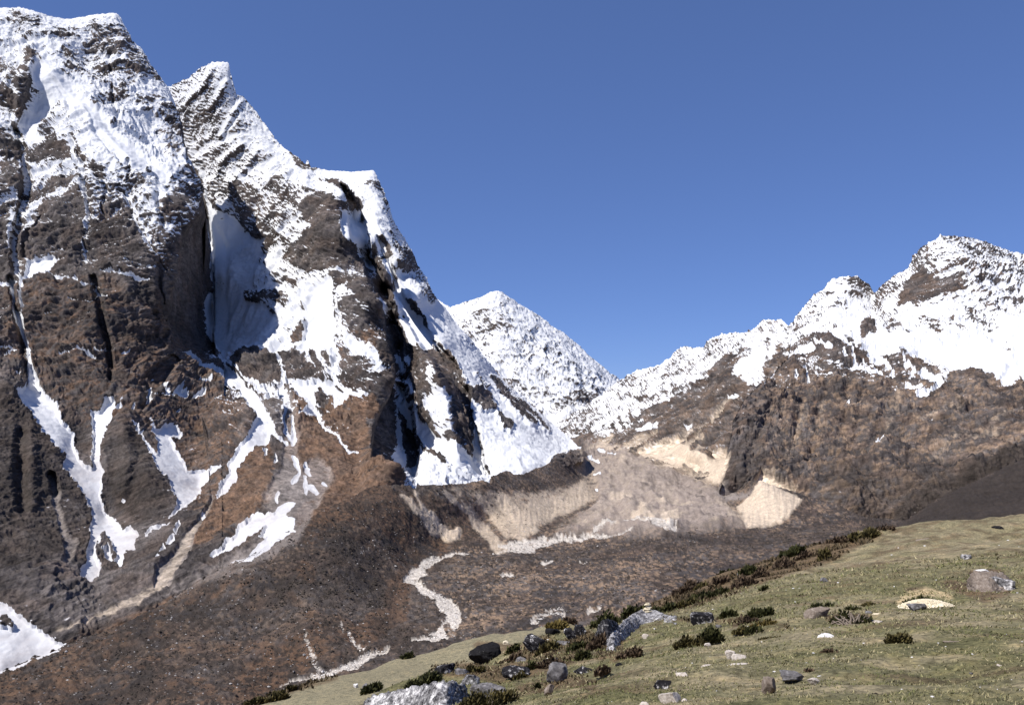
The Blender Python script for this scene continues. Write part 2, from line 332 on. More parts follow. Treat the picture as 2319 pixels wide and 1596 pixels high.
stroke('S', [(470, 1240), (560, 1360), (680, 1460), (800, 1560), (860, 1590)], [30, 60, 80, 90, 60], 0.85, 4, oB)
stroke('S', [(200, 320), (240, 430), (330, 480)], [30, 70, 90], 0.75, 5, oB)
stroke('S', [(290, 330), (350, 440), (360, 500)], 90, 0.75, 5, oB)
stroke('S', [(430, 560), (480, 640), (500, 760), (560, 880), (640, 960)], [50, 60, 70, 60, 60], 0.8, 5, oB)
stroke('S', [(360, 720), (420, 800), (520, 880), (580, 960)], 34, 0.6, 4, oB)
# third peak
stroke('S', [(460, 490), (540, 520), (560, 640), (640, 720)], [60, 90, 80, 50], -0.05, 12, oB)
stroke('S', [(340, 170), (400, 200), (430, 260)], 30, -0.1, 8, oB)
poly('S', [(800, 1190), (880, 1190), (930, 1230), (950, 1290), (900, 1310), (830, 1250), (795, 1215)], -0.6, 3, oB)
stroke('S', [(960, 1320), (1000, 1370), (1020, 1385)], [20, 40, 26], -0.6, 3, oB)
stroke('S', [(740, 1130), (790, 1160)], 30, -0.4, 4, oB)
stroke('S', [(940, 1120), (1010, 1220), (1080, 1310), (1130, 1350)], [20, 60, 50, 20], -0.5, 5, oB)
stroke('S', [(1030, 1170), (1110, 1280), (1220, 1390)], [16, 30, 16], -0.5, 4, oB)
stroke('S', [(850, 1110), (900, 1180)], 16, -0.2, 4, oB)
stroke('S', [(790, 920), (880, 1000), (960, 1080)], 30, 0.25, 8, oB)
poly('S', [(1190, 1570), (1260, 1500), (1350, 1480), (1420, 1440), (1480, 1560), (1473, 1596), (1180, 1596)], -0.8, 3, oB)
# --- far peak
stroke('S', [(900, 830), (960, 860), (1010, 880)], [60, 110, 60], -0.02, 16, oB)
stroke('S', [(1120, 1040), (1200, 980), (1260, 1060)], 60, 0.12, 16, oB)
stroke('S', [(1240, 1320), (1330, 1250), (1420, 1230)], [20, 50, 60], -0.25, 8, oB)
stroke('S', [(1060, 1180), (1200, 1230)], 60, 0.05, 16, oB)
stroke('S', [(1330, 1380), (1420, 1300), (1470, 1290)], [20, 40, 40], -0.2, 8, oB)
# --- right back ridge and spur
for p_ in ([(130, 850), (200, 820), (260, 780)], [(60, 970), (120, 900)], [(200, 920), (300, 890)], [(330, 700), (370, 660)], [(250, 760), (300, 660)], [(40, 830), (100, 790)], [(450, 690), (490, 620)], [(280, 860), (380, 780)]):
    stroke('S', p_, 26, -0.1, 10, o6)
poly('S', [(-120, 1010), (0, 1000), (180, 960), (220, 950), (150, 1020), (60, 1070), (-60, 1120), (-180, 1150)], 0.12, 6, o6)
for g_ in ([(-60, 1060), (-20, 1120)], [(0, 1030), (10, 1100)], [(50, 1010), (70, 1080)], [(110, 980), (110, 1060)]):
    stroke('S', g_, 12, -0.5, 4, o6)
poly('S', [(-180, 1110), (0, 1080), (220, 950), (330, 900), (540, 720), (720, 640), (800, 600), (860, 740), (700, 860), (600, 930), (540, 1060), (530, 1260), (-150, 1260)], -0.6, 6, o6)
poly('S', [(560, 740), (700, 640), (740, 640), (720, 860), (640, 850), (570, 800)], 0.3, 6, o6)
stroke('S', [(760, 680), (790, 620)], 30, 0.2, 8, o6)
for p_, w_ in (([(80, 1085), (130, 1065)], 30), ([(160, 1070), (175, 1050)], 16), ([(780, 800), (800, 810)], 30), ([(560, 940), (605, 925)], 8), ([(330, 1085), (355, 1065)], 10)):
    stroke('S', p_, w_, 0.7, 3, o6)
# --- right mountain
poly('S', [(740, 800), (830, 690), (940, 620), (1100, 595), (1180, 620), (1210, 690), (1330, 720), (1420, 700), (1480, 720), (1560, 740), (1620, 780), (1640, 830), (1540, 880), (1440, 870), (1380, 860),
           (1240, 780), (1100, 740), (960, 760), (850, 900)], -0.45, 8, o6)
for p_, w_ in (([(1110, 610), (1190, 680), (1230, 700)], 14), ([(1180, 690), (1200, 780)], 10), ([(850, 720), (920, 690), (990, 680)], 22), ([(920, 740), (970, 760)], 18), ([(930, 800), (950, 860)], 10),
               ([(1260, 700), (1350, 760), (1400, 800)], 18), ([(1220, 770), (1380, 850)], 14), ([(1390, 790), (1390, 850)], 10), ([(1560, 830), (1650, 870), (1600, 920), (1530, 940)], 34), ([(1460, 880), (1540, 890)], 10),
               ([(1540, 800), (1600, 850)], 30), ([(1130, 700), (1150, 720)], 10), ([(1170, 940), (1168, 960)], 10), ([(1325, 1215), (1345, 1205)], 14), ([(880, 820), (885, 840)], 10), ([(1440, 720), (1500, 800), (1480, 860)], 8), ([(1240, 740), (1300, 790)], 8), ([(1010, 650), (1080, 680)], 16)):
    stroke('S', p_, w_, 0.6, 3, o6)
poly('S', [(1420, 440), (1500, 340), (1570, 250), (1620, 290), (1750, 310), (1770, 360), (1660, 400), (1600, 420), (1540, 445)], -0.45, 5, o6)
stroke('S', [(1470, 420), (1520, 350), (1560, 300)], 70, -0.6, 5, o6)
poly('S', [(1210, 580), (1260, 510), (1290, 500), (1310, 560), (1320, 610), (1220, 600)], -0.6, 4, o6)
for p_ in ([(1050, 480), (1100, 450), (1160, 480)], [(960, 430), (1060, 370)], [(1180, 380), (1270, 370)], [(1020, 540), (1080, 560)], [(900, 520), (1000, 500)], [(1280, 350), (1270, 330)], [(1330, 480), (1420, 560), (1460, 590)],
           [(1560, 540), (1680, 560), (1760, 590)], [(1790, 500), (1880, 560)], [(1860, 440), (1960, 480), (2000, 500)], [(1640, 640), (1660, 650)], [(1690, 700), (1740, 740)], [(1960, 640), (2010, 690)],
           [(1850, 740), (1960, 740)], [(2000, 430), (2060, 430)], [(1310, 440), (1400, 340)], [(1800, 160), (1900, 130)], [(1900, 190), (1960, 200)], [(1700, 80), (1780, 100)], [(2040, 220), (2080, 220)], [(1520, 190), (1600, 200)],
           [(1180, 310), (1240, 330)], [(870, 560), (940, 560)], [(1370, 540), (1400, 600)]):
    stroke('S', p_, 40, -0.12, 10, o6)
poly('S', [(1200, 640), (1340, 600), (1560, 640), (1700, 600), (1900, 640), (2081, 560), (2081, 780), (1900, 800), (1700, 780), (1620, 740), (1480, 700), (1330, 690)], 0.55, 10, o6)
stroke('S', [(1970, 630), (2000, 700)], 40, -0.1, 8, o6)
poly('S', [(1940, 830), (2000, 760), (2200, 720), (2200, 860), (2050, 850), (1960, 860)], 0.7, 5, o6)
for p_, w_ in (([(1980, 870), (2030, 910)], 30), ([(2030, 940), (2081, 940)], 30), ([(1880, 790), (1960, 780)], 30)):
    stroke('S', p_, w_, 0.6, 4, o6)
poly('S', [(1690, 800), (1850, 780), (1930, 830), (1960, 860), (2081, 850), (2200, 1000), (1700, 1000)], -0.7, 5, o6)
for g_ in ([(1160, 800), (1160, 1000), (1120, 1200)], [(1390, 880), (1340, 1060), (1290, 1250)], [(960, 800), (900, 1050), (880, 1250)], [(1700, 900), (1500, 1080), (1400, 1200)], [(1900, 930), (1700, 1080), (1500, 1250)], [(2000, 1030), (1800, 1180)],
           [(780, 860), (700, 1100), (640, 1300)], [(1060, 850), (1000, 1080), (960, 1300)], [(1260, 850), (1230, 1080), (1160, 1300)]):
    stroke('D', g_, 22, -26, 14, o6, True)

# --- colours of bare ground: R rusty grass, G grey scree, T pale till, K dark scrub, W white cobbles
poly('R', [(0, 640), (250, 640), (470, 800), (560, 900), (600, 1000), (640, 1100), (560, 1250), (440, 1180), (300, 960), (200, 1000), (0, 860)], 0.5, 30)
poly('R', [(0, 880), (60, 900), (240, 1170), (300, 1300), (200, 1330), (0, 1300)], 0.15, 12)
poly('K', [(-200, 880), (20, 905), (140, 1040), (220, 1180), (190, 1240), (60, 1300), (-200, 1330)], 0.62, 10)
poly('K', [(290, 960), (330, 1000), (390, 1120), (380, 1180), (320, 1200), (250, 1130), (240, 1060)], 0.62, 10)
stroke('G', [(320, 20), (360, 160), (390, 300), (430, 420), (460, 480), (430, 590)], [20, 40, 30, 40, 90, 60], 0.75, 8, o7)
stroke('G', [(540, 830), (600, 700), (580, 560), (470, 420), (420, 500), (300, 600), (240, 760)], 50, 0.25, 14, o4)
stroke('G', [(510, 440), (540, 600), (560, 800), (560, 960), (480, 1100)], [70, 60, 90, 130, 160], 0.65, 9, o4)
stroke('G', [(420, 480), (460, 620)], 90, 0.45, 9, o4)
stroke('G', [(720, 960), (640, 1100), (560, 1320), (330, 1440), (160, 1540)], [200, 200, 110, 90, 80], 0.7, 10, o4)
stroke('G', [(1400, 180), (1360, 300), (1260, 430), (1170, 600), (1080, 700)], [20, 40, 70, 100, 120], 0.8, 5, o7)
stroke('T', [(1380, 210), (1320, 330), (1230, 480), (1150, 640), (1060, 740), (900, 860), (700, 950), (560, 1010), (380, 1070)], [20, 30, 50, 60, 60, 50, 30, 20, 12], 0.5, 5, o7)
stroke('G', [(1700, 600), (1400, 680), (1150, 780)], [60, 80, 50], 0.5, 8, o7)
poly('R', [(560, 400), (640, 520), (760, 650), (1000, 860), (1180, 980), (1000, 1000), (700, 950), (600, 760), (560, 560)], 0.85, 8, o4)
poly('R', [(300, 800), (420, 760), (460, 900), (440, 1100), (330, 1190), (180, 1300), (0, 1400), (-100, 1400), (100, 1100), (230, 950)], 0.85, 10, o4)
poly('R', [(740, 560), (820, 500), (1080, 480), (1080, 620), (1000, 640), (1040, 800), (960, 800), (840, 720)], 0.9, 6, o4)
poly('R', [(900, 300), (960, 200), (1060, 250), (1120, 100), (1000, 50), (860, 180)], 0.6, 10, o4)
stroke('R', [(600, 110), (680, 30), (760, -60)], 60, 0.5, 8, o4)
# front moraine hill
poly('R', [(0, 1520), (300, 1400), (560, 1262), (700, 1172), (900, 1095), (960, 1120), (1060, 1200), (1040, 1260), (930, 1300), (920, 1380), (860, 1460), (700, 1530), (560, 1600), (0, 1700), (-300, 1700), (-300, 1560)], 0.55, 14)
for p_, w_, v_ in (([(620, 1300), (760, 1260), (860, 1300)], 70, 0.15), ([(720, 1330), (800, 1360), (880, 1380)], 80, 0.1), ([(300, 1590), (330, 1540)], 40, 0.05), ([(400, 1500), (520, 1520)], 40, 0.3), ([(420, 1420), (640, 1400)], 90, 0.3)):
    stroke('R', p_, w_, v_, 16)
for p_, w_, v_ in (([(700, 1170), (860, 1130), (900, 1200)], 60, 0.9), ([(980, 1180), (1000, 1230)], 30, 0.9), ([(560, 1560), (640, 1500), (700, 1470)], 60, 0.85), ([(820, 1440), (900, 1380), (900, 1330)], 50, 0.8), ([(700, 1300), (690, 1290)], 30, 0.9), ([(0, 1570), (160, 1530)], 40, 0.7)):
    stroke('R', p_, w_, v_, 14)
for p_, w_ in (([(730, 1340), (860, 1350)], 60), ([(720, 1300), (640, 1350)], 40), ([(760, 1260), (820, 1230), (760, 1220)], 40), ([(300, 1585), (340, 1535)], 34), ([(860, 1420), (920, 1440)], 36), ([(820, 1290), (880, 1250)], 26)):
    stroke('K', p_, w_, 0.55, 14)
# inner moraine walls
poly('T', [(330, 270), (600, 300), (700, 290), (960, 240), (985, 320), (900, 370), (760, 430), (650, 470), (560, 510), (470, 440), (420, 400)], 0.5, 8, oD)
poly('T', [(690, 300), (780, 310), (960, 220), (985, 320), (900, 360), (800, 400), (690, 440), (640, 380)], 0.72, 10, oD)
poly('T', [(860, 60), (900, 110), (960, 200), (985, 310), (960, 320), (880, 190)], 0.4, 8, oD)
poly('K', [(0, 262), (250, 256), (430, 258), (620, 195), (700, 215), (880, 125), (900, 180), (860, 250), (770, 300), (640, 270), (440, 300), (280, 290), (100, 300)], 0.35, 8, oD)
for g_, w_, v_ in (([(120, 300), (200, 380), (270, 460)], [10, 30, 60], .7), ([(170, 290), (250, 390), (330, 460)], [10, 40, 90], .85), ([(310, 290), (380, 370), (470, 460), (560, 530)], [20, 40, 50, 60], .7),
                   ([(450, 310), (560, 420), (640, 480)], [30, 60, 60], .65), ([(560, 320), (640, 420), (700, 460)], [40, 60, 40], .75)):
    stroke('T', g_, w_, v_, 5, oD)
for g_, w_ in (([(210, 310), (290, 390), (340, 430)], 40), ([(240, 320), (350, 400), (450, 480)], [40, 70, 30]), ([(390, 290), (470, 390), (560, 490)], 20), ([(420, 300), (500, 400)], 14)):
    stroke('T', g_, w_, 0.08, 5, oD)
stroke('R', [(240, 320), (350, 400), (450, 480)], [40, 80, 30], 0.7, 8, oD)
poly('H', [(1316, 985), (1400, 1003), (1440, 1030), (1490, 1055), (1560, 1085), (1625, 1115), (1650, 1150), (1680, 1190), (1560, 1205), (1450, 1215), (1330, 1210), (1260, 1215), (1300, 1185), (1355, 1140), (1345, 1080), (1325, 1030)], 1.0, 14)
poly('T', [(985, 200), (1130, 120), (1316, 170), (1316, 470), (1100, 460), (930, 480), (760, 480), (800, 420), (960, 370)], 0.2, 12, oD)
for g_, w_ in (([(940, 140), (1000, 180)], 16), ([(955, 220), (990, 232)], 14), ([(960, 290), (972, 298)], 8), ([(980, 122), (1020, 128)], 6), ([(1030, 135), (1055, 140)], 6)):
    stroke('S', g_, w_, 0.8, 2.5, oD)
# glacier bumps: pale and dark mounds
for g_, w_, v_ in (([(1150, 410), (1180, 395), (1210, 420)], 40, .75), ([(1270, 430), (1316, 420)], 40, .75), ([(1050, 350), (1100, 340)], 40, .5), ([(1260, 360), (1316, 350)], 20, .6), ([(1080, 170), (1090, 150)], 20, .6), ([(1130, 300), (1240, 280)], 30, .15), ([(1010, 290), (1100, 260)], 40, .2),
                   ([(1120, 220), (1200, 240), (1300, 250)], 30, .12), ([(940, 350), (980, 345)], 20, .1), ([(1060, 390), (1140, 385)], 24, .2), ([(1200, 190), (1300, 200)], 20, .15)):
    stroke('T', g_, w_, v_, 8, oD)
for g_, h_ in (([(1180, 400), (1182, 402)], 14), ([(1100, 375), (1140, 380)], 10), ([(1090, 160), (1092, 160)], 12), ([(1130, 290), (1200, 270)], 8), ([(1200, 250), (1300, 240)], 9)):
    stroke('D', g_, 30, h_, 12, oD, True)
# right tan walls
poly('T', [(190, 300), (280, 260), (370, 245), (455, 215), (470, 260), (560, 295), (670, 325), (640, 440), (560, 415), (420, 375), (270, 320)], 1.0, 4, oC)
poly('T', [(270, 320), (420, 375), (560, 415), (640, 445), (560, 470), (400, 400), (240, 330)], 0.55, 8, oC)
poly('T', [(-60, 250), (110, 252), (120, 285), (40, 275), (-100, 262)], 0.75, 4, oC)
poly('T', [(840, 415), (920, 450), (1000, 490), (1070, 515), (1000, 610), (900, 650), (800, 680), (740, 650), (720, 560), (790, 500)], 1.0, 4, oC)
poly('T', [(600, 540), (700, 550), (760, 620), (740, 660), (640, 600)], 0.5, 8, oC)
for g_, w_ in (([(455, 215), (560, 160), (640, 110)], [30, 22, 14]), ([(640, 95), (740, 20)], 10), ([(490, 180), (450, 200)], 20), ([(230, 240), (310, 190)], [40, 20]), ([(490, 270), (560, 240)], 12), ([(510, 250), (570, 190)], 12), ([(60, 200), (10, 240)], 40), ([(205, 250), (150, 270)], 30)):
    stroke('T', g_, w_, 0.6, 4, oC)
stroke('G', [(490, 150), (470, 190)], 30, 0.9, 5, oC)
poly('G', [(600, 530), (640, 440), (720, 500), (800, 470), (780, 510), (700, 530)], 0.9, 6, oC)
poly('K', [(640, 440), (680, 290), (800, 200), (860, 280), (880, 380), (830, 440), (720, 490)], 0.5, 10, oC)
poly('G', [(880, 220), (960, 150), (900, 330), (840, 380)], 0.4, 10, oC)
# river flats and stream of pale cobbles
for g_, w_ in (([(545, 520), (620, 535), (700, 540)], [8, 30, 8]), ([(640, 530), (760, 505), (860, 500), (960, 490), (1130, 480)], [20, 20, 12, 12, 8]), ([(560, 520), (750, 500)], 12), ([(1030, 435), (1130, 440), (1316, 455)], [10, 12, 14]),
               ([(960, 470), (1060, 440)], 18), ([(1200, 450), (1316, 470)], 14), ([(520, 553), (600, 545)], 5), ([(740, 600), (770, 592)], 14), ([(560, 655), (600, 650)], 4), ([(890, 600), (920, 602)], 5),
               ([(400, 556), (330, 570), (260, 580), (220, 600), (200, 630), (170, 650)], [6, 10, 12, 22, 30, 50])):
    stroke('W', g_, w_, 0.9, 3, oD)
stroke('W', [(660, -40), (830, 0), (960, 5), (1000, 30)], 12, 0.0, 3, oD)
for g_, w_, v_ in (([(1600, 100), (1560, 140)], 0, 0), ([(1050, 690), (1110, 640), (1180, 580), (1260, 540), (1440, 512)], [50, 60, 40, 14, 8], 1.0), ([(1060, 690), (1140, 740), (1230, 800), (1300, 850), (1350, 900), (1340, 970), (1280, 1040), (1200, 1090), (1060, 1105)],
                   [50, 30, 50, 90, 100, 90, 80, 60, 8], 1.0), ([(1120, 660), (1180, 640)], 16, .8), ([(920, 1150), (820, 1200), (700, 1250), (560, 1295), (440, 1330), (300, 1360), (200, 1390)], [10, 40, 40, 50, 50, 30, 16], 0.95),
                   ([(600, 980), (615, 1050)], 12, .6), ([(655, 1040), (690, 1130), (740, 1165)], [10, 20, 40], .65), ([(350, 1050), (400, 1180), (460, 1300)], [10, 30, 36], .6), ([(400, 1160), (440, 1230), (480, 1300)], 22, .6),
                   ([(1660, 665), (1740, 658)], 16, .9), ([(1900, 950), (1960, 910), (2060, 900), (2080, 960)], 40, .6), ([(1880, 960), (1900, 970)], 24, .7), ([(2240, 910), (2319, 880)], 16, .7), ([(750, 520), (760, 500)], 60, .35), ([(1300, 1000), (1340, 1060)], 40, .3), ([(1170, 1000), (1200, 1060)], 20, .5)):
    if w_: stroke('W', g_, w_, v_, 4, o8)
poly('K', [(850, 1250), (1050, 1260), (1200, 1250), (1400, 1230), (1500, 1215), (1650, 1200), (1900, 1180), (2000, 1200), (1700, 1260), (1450, 1240), (1300, 1265), (1100, 1275), (1000, 1290)], 0.45, 14)
poly('K', [(1850, 1080), (1960, 1085), (2040, 1110), (2100, 1100), (2200, 1080), (2500, 1030), (2500, 1250), (1900, 1250), (1960, 1190), (1890, 1150)], 0.6, 12)
poly('K', [(2020, 1200), (2100, 1140), (2200, 1088), (2319, 1036), (2620, 940), (2620, 1350), (1980, 1350)], 1.0, 8)
for g_, v_ in (([(1690, 1000), (1760, 1010)], .3),):
    stroke('G', g_, 20, v_, 10)
for g_ in ([(560, 230), (640, 120), (720, 60)], [(1000, 300), (1040, 150)], [(880, 350), (920, 250), (960, 160)], [(830, 250), (860, 320)], [(1100, 180), (1130, 40)]):
    stroke('R', g_, 22, 0.45, 10, oC)
for g_ in ([(640, 280), (690, 100), (720, 0)], [(900, 330), (1000, 240), (1150, 190), (1250, 120)], [(830, 150), (1000, 60)], [(330, 120), (340, 40)], [(180, 330), (260, 100)], [(1050, 260), (1200, 200)]):
    stroke('T', g_, 22, 0.22, 12, oE)

# ------------------------------------------------------------------ terrain material
def terrain_material(name, fine, bump, snow_noise=0.5, snow_col=(0.70, 0.702, 0.715), var=0.5, edge=0.10, dip=None, band=1.15):
    m = bpy.data.materials.new(name); m.use_nodes = True
    nt = m.node_tree; N = nt.nodes; L = nt.links; N.clear()
    out = N.new('ShaderNodeOutputMaterial'); bs = N.new('ShaderNodeBsdfPrincipled')
    bs.inputs['Roughness'].default_value = 0.92; bs.inputs['Specular IOR Level'].default_value = 0.15
    L.new(bs.outputs[0], out.inputs[0])
    tc = N.new('ShaderNodeTexCoord')
    n1 = N.new('ShaderNodeTexNoise'); n1.inputs['Scale'].default_value = 1.0 / fine; n1.inputs['Detail'].default_value = 7; n1.inputs['Roughness'].default_value = 0.72
    n2 = N.new('ShaderNodeTexNoise'); n2.inputs['Scale'].default_value = 0.23 / fine; n2.inputs['Detail'].default_value = 4; n2.inputs['Roughness'].default_value = 0.6
    L.new(tc.outputs['Object'], n1.inputs['Vector']); L.new(tc.outputs['Object'], n2.inputs['Vector'])
    a_s = N.new('ShaderNodeAttribute'); a_s.attribute_name = 'snow'
    a_c = N.new('ShaderNodeAttribute'); a_c.attribute_name = 'ground'
    def math_(op, a, b=None, c=None):
        n = N.new('ShaderNodeMath'); n.operation = op
        for i, v in enumerate((a, b, c)):
            if v is None: continue
            if isinstance(v, (int, float)): n.inputs[i].default_value = v
            else: L.new(v, n.inputs[i])
        return n.outputs[0]
    nz = math_('MULTIPLY_ADD', n1.outputs[0], snow_noise, -0.5 * snow_noise)
    nb_ = None
    if dip is not None:                                   # thin bands along the bedding and streaks down the fall line
        sx_ = N.new('ShaderNodeSeparateXYZ'); L.new(tc.outputs['Object'], sx_.inputs[0])
        bz = math_('MULTIPLY_ADD', sx_.outputs[0], -dip, sx_.outputs[2])
        def band_noise(ax, ay, az, zz):
            cb = N.new('ShaderNodeCombineXYZ')
            L.new(math_('MULTIPLY', sx_.outputs[0], ax), cb.inputs[0]); L.new(math_('MULTIPLY', sx_.outputs[1], ay), cb.inputs[1]); L.new(math_('MULTIPLY', zz, az), cb.inputs[2])
            t_ = N.new('ShaderNodeTexNoise'); t_.inputs['Scale'].default_value = 1.0; t_.inputs['Detail'].default_value = 4; t_.inputs['Roughness'].default_value = 0.65; t_.inputs['Distortion'].default_value = 0.5
            L.new(cb.outputs[0], t_.inputs['Vector']); return t_.outputs[0]
        k_ = 9.0 / fine
        nb_ = band_noise(k_ / 42, k_ / 42, k_ / 7.5, bz); nf_ = band_noise(k_ / 9.5, k_ / 9.5, k_ / 60, sx_.outputs[2])
        nsum = math_('MULTIPLY_ADD', nb_, band, math_('MULTIPLY_ADD', nf_, 0.7 * band, -0.85 * band))
        nz = math_('ADD', nz, nsum)
    s = math_('ADD', a_s.outputs['Fac'], nz)
    mr = N.new('ShaderNodeMapRange'); mr.interpolation_type = 'SMOOTHSTEP'
    mr.inputs['From Min'].default_value = -edge; mr.inputs['From Max'].default_value = edge
    L.new(s, mr.inputs['Value'])
    v = math_('MULTIPLY_ADD', n1.outputs[0], 2.0 * var, 1.0 - var)
    v2 = math_('MULTIPLY_ADD', n2.outputs[0], 1.2 * var, 1.0 - 0.6 * var)
    vv = math_('MULTIPLY', v, v2)
    if nb_ is not None: vv = math_('MULTIPLY', vv, math_('MAXIMUM', math_('MULTIPLY_ADD', nb_, 2.4, math_('MULTIPLY_ADD', nf_, 1.4, -0.9)), 0.25))
    mc = N.new('ShaderNodeVectorMath'); mc.operation = 'SCALE'
    L.new(a_c.outputs['Color'], mc.inputs[0]); L.new(vv, mc.inputs['Scale'])
    sc_ = N.new('ShaderNodeMixRGB'); sc_.inputs[1].default_value = (*[c * 0.93 for c in snow_col], 1); sc_.inputs[2].default_value = (*snow_col, 1)
    L.new(n2.outputs[0], sc_.inputs[0])
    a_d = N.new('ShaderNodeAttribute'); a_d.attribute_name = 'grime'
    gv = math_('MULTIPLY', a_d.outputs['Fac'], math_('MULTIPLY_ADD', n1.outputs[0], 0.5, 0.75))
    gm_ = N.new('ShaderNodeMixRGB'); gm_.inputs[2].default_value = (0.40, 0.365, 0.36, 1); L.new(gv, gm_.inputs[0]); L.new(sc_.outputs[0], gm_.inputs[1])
    mx = N.new('ShaderNodeMixRGB'); L.new(mr.outputs[0], mx.inputs[0]); L.new(mc.outputs[0], mx.inputs[1]); L.new(gm_.outputs[0], mx.inputs[2])
    L.new(mx.outputs[0], bs.inputs['Base Color'])
    bp = N.new('ShaderNodeBump'); bp.inputs['Distance'].default_value = bump
    st = math_('MULTIPLY_ADD', mr.outputs[0], -0.75, 1.0); L.new(st, bp.inputs['Strength'])
    L.new(n1.outputs[0], bp.inputs['Height']); L.new(bp.outputs[0], bs.inputs['Normal'])
    return m

ROCK = np.array([0.055, 0.047, 0.045]); ROCK2 = np.array([0.115, 0.099, 0.093]); RUST = np.array([0.17, 0.104, 0.068]); RUST2 = np.array([0.13, 0.086, 0.062]); DEBRIS = np.array([0.30, 0.245, 0.21]); GREY = np.array([0.25, 0.215, 0.195])
TILL = np.array([0.60, 0.485, 0.37]); SCRUB = np.array([0.047, 0.037, 0.031]); COBBLE = np.array([0.58, 0.52, 0.455]); BROWN = np.array([0.125, 0.088, 0.068]); STRAW = np.array([0.30, 0.205, 0.135])

def make_mesh(name, P, F, attrs, mat, kind='structure', smooth=True):
    used = np.zeros(len(P), bool); used[F.ravel()] = True
    idx = np.cumsum(used) - 1; F = idx[F]; P = P[used]
    me = bpy.data.meshes.new(name)
    k = F.shape[1]
    me.vertices.add(len(P)); me.vertices.foreach_set('co', P.astype(np.float32).ravel())
    me.loops.add(F.size); me.loops.foreach_set('vertex_index', F.astype(np.int32).ravel())
    me.polygons.add(len(F)); me.polygons.foreach_set('loop_start', np.arange(0, F.size, k, dtype=np.int32))
    me.polygons.foreach_set('use_smooth', np.full(len(F), smooth))
    me.update(calc_edges=True)
    for a_, v in attrs.items():
        v = v[used]
        if v.ndim == 1:
            a = me.attributes.new(a_, 'FLOAT', 'POINT'); a.data.foreach_set('value', v.astype(np.float32))
        else:
            a = me.attributes.new(a_, 'FLOAT_COLOR', 'POINT')
            a.data.foreach_set('color', np.concatenate([v, np.ones((len(v), 1))], 1).astype(np.float32).ravel())
    me.materials.append(mat)
    ob = bpy.data.objects.new(name, me); col.objects.link(ob)
    if kind: ob['kind'] = kind
    return ob

def grid_faces(nr, nc):
    i = np.arange((nr - 1) * (nc - 1)); r = i // (nc - 1); c = i % (nc - 1); a = r * nc + c
    return np.stack([a, a + 1, a + nc + 1, a + nc], -1)

def normals(P3):
    du = np.gradient(P3, axis=1); dv = np.gradient(P3, axis=0)
    n = np.cross(dv, du); L = np.linalg.norm(n, axis=-1, keepdims=True) + 1e-9
    return n / L

def blur(A, r):
    for ax in (0, 1):
        for _ in range(2):
            n = A.shape[ax]; rr = min(r, n // 2 - 1)
            if rr < 1: continue
            pad = [(0, 0)] * A.ndim; pad[ax] = (rr + 1, rr)
            C = np.cumsum(np.pad(A, pad, mode='edge'), axis=ax)
            i = np.arange(n)
            A = (np.take(C, i + 2 * rr + 1, ax) - np.take(C, i, ax)) / (2 * rr + 1)
    return A

def lerp(a, b, t): return a + (b - a) * t[..., None]

def rock_relief(P, soft, fl=1.0, strata=1.0, dip=0.42, L0=330.0, calm=0.0):
    x, y, z = P[:, 0], P[:, 1], P[:, 2]
    wx = 70 * gn(x / 260, y / 260, z / 260); wz = 70 * gn(x / 260 + 9, y / 260, z / 260 + 5)
    w2 = 16 * gn(x / 60, y / 60, z / 60 + 3)
    X, Y, Z = x + wx + w2, y + 0.6 * wz, z + wz - w2
    k1 = L0 / 330.0
    big = ridged(X / L0, Y / L0, Z / (2.6 * L0), 2)
    mid = ridged(X / (L0 * .30) + 3, Y / (L0 * .30), Z / (L0 * 1.1) + 7, 2)
    b = (z - dip * x) + 22 * gn(x / 110, y / 110, z / 110) + 5 * gn(x / 24, y / 24, z / 24)
    b2 = (z + 0.9 * dip * x) + 16 * gn(x / 90 + 4, y / 90, z / 90)
    led = ridged(X / (75 * k1), Y / (75 * k1), b / (17 * k1), 2, 0.55)          # ledges along the bedding
    fis = ridged(X / (26 * k1), Y / (26 * k1), b2 / (70 * k1), 2, 0.6)          # steep fissures across it
    fin = ridged(x / (15 * k1), y / (15 * k1), b / (8 * k1), 2, 0.65)
    brk = sm(-0.35, 0.25, gn(x / 140 + 2, y / 140, z / 140))
    a = 1 - calm
    dl = a * (34 * big * fl * (1 - 0.35 * soft) + 20 * mid * fl * (1 - 0.65 * soft))
    ds = (0.35 + 0.65 * a) * ((1 - 0.85 * soft) * (9 * fis + strata * 11 * led * brk + 6.5 * fin) + 2.0 * soft * gn(x / 14, y / 14, z / 40))
    return dl, ds, big, mid, fis, fin, led * brk

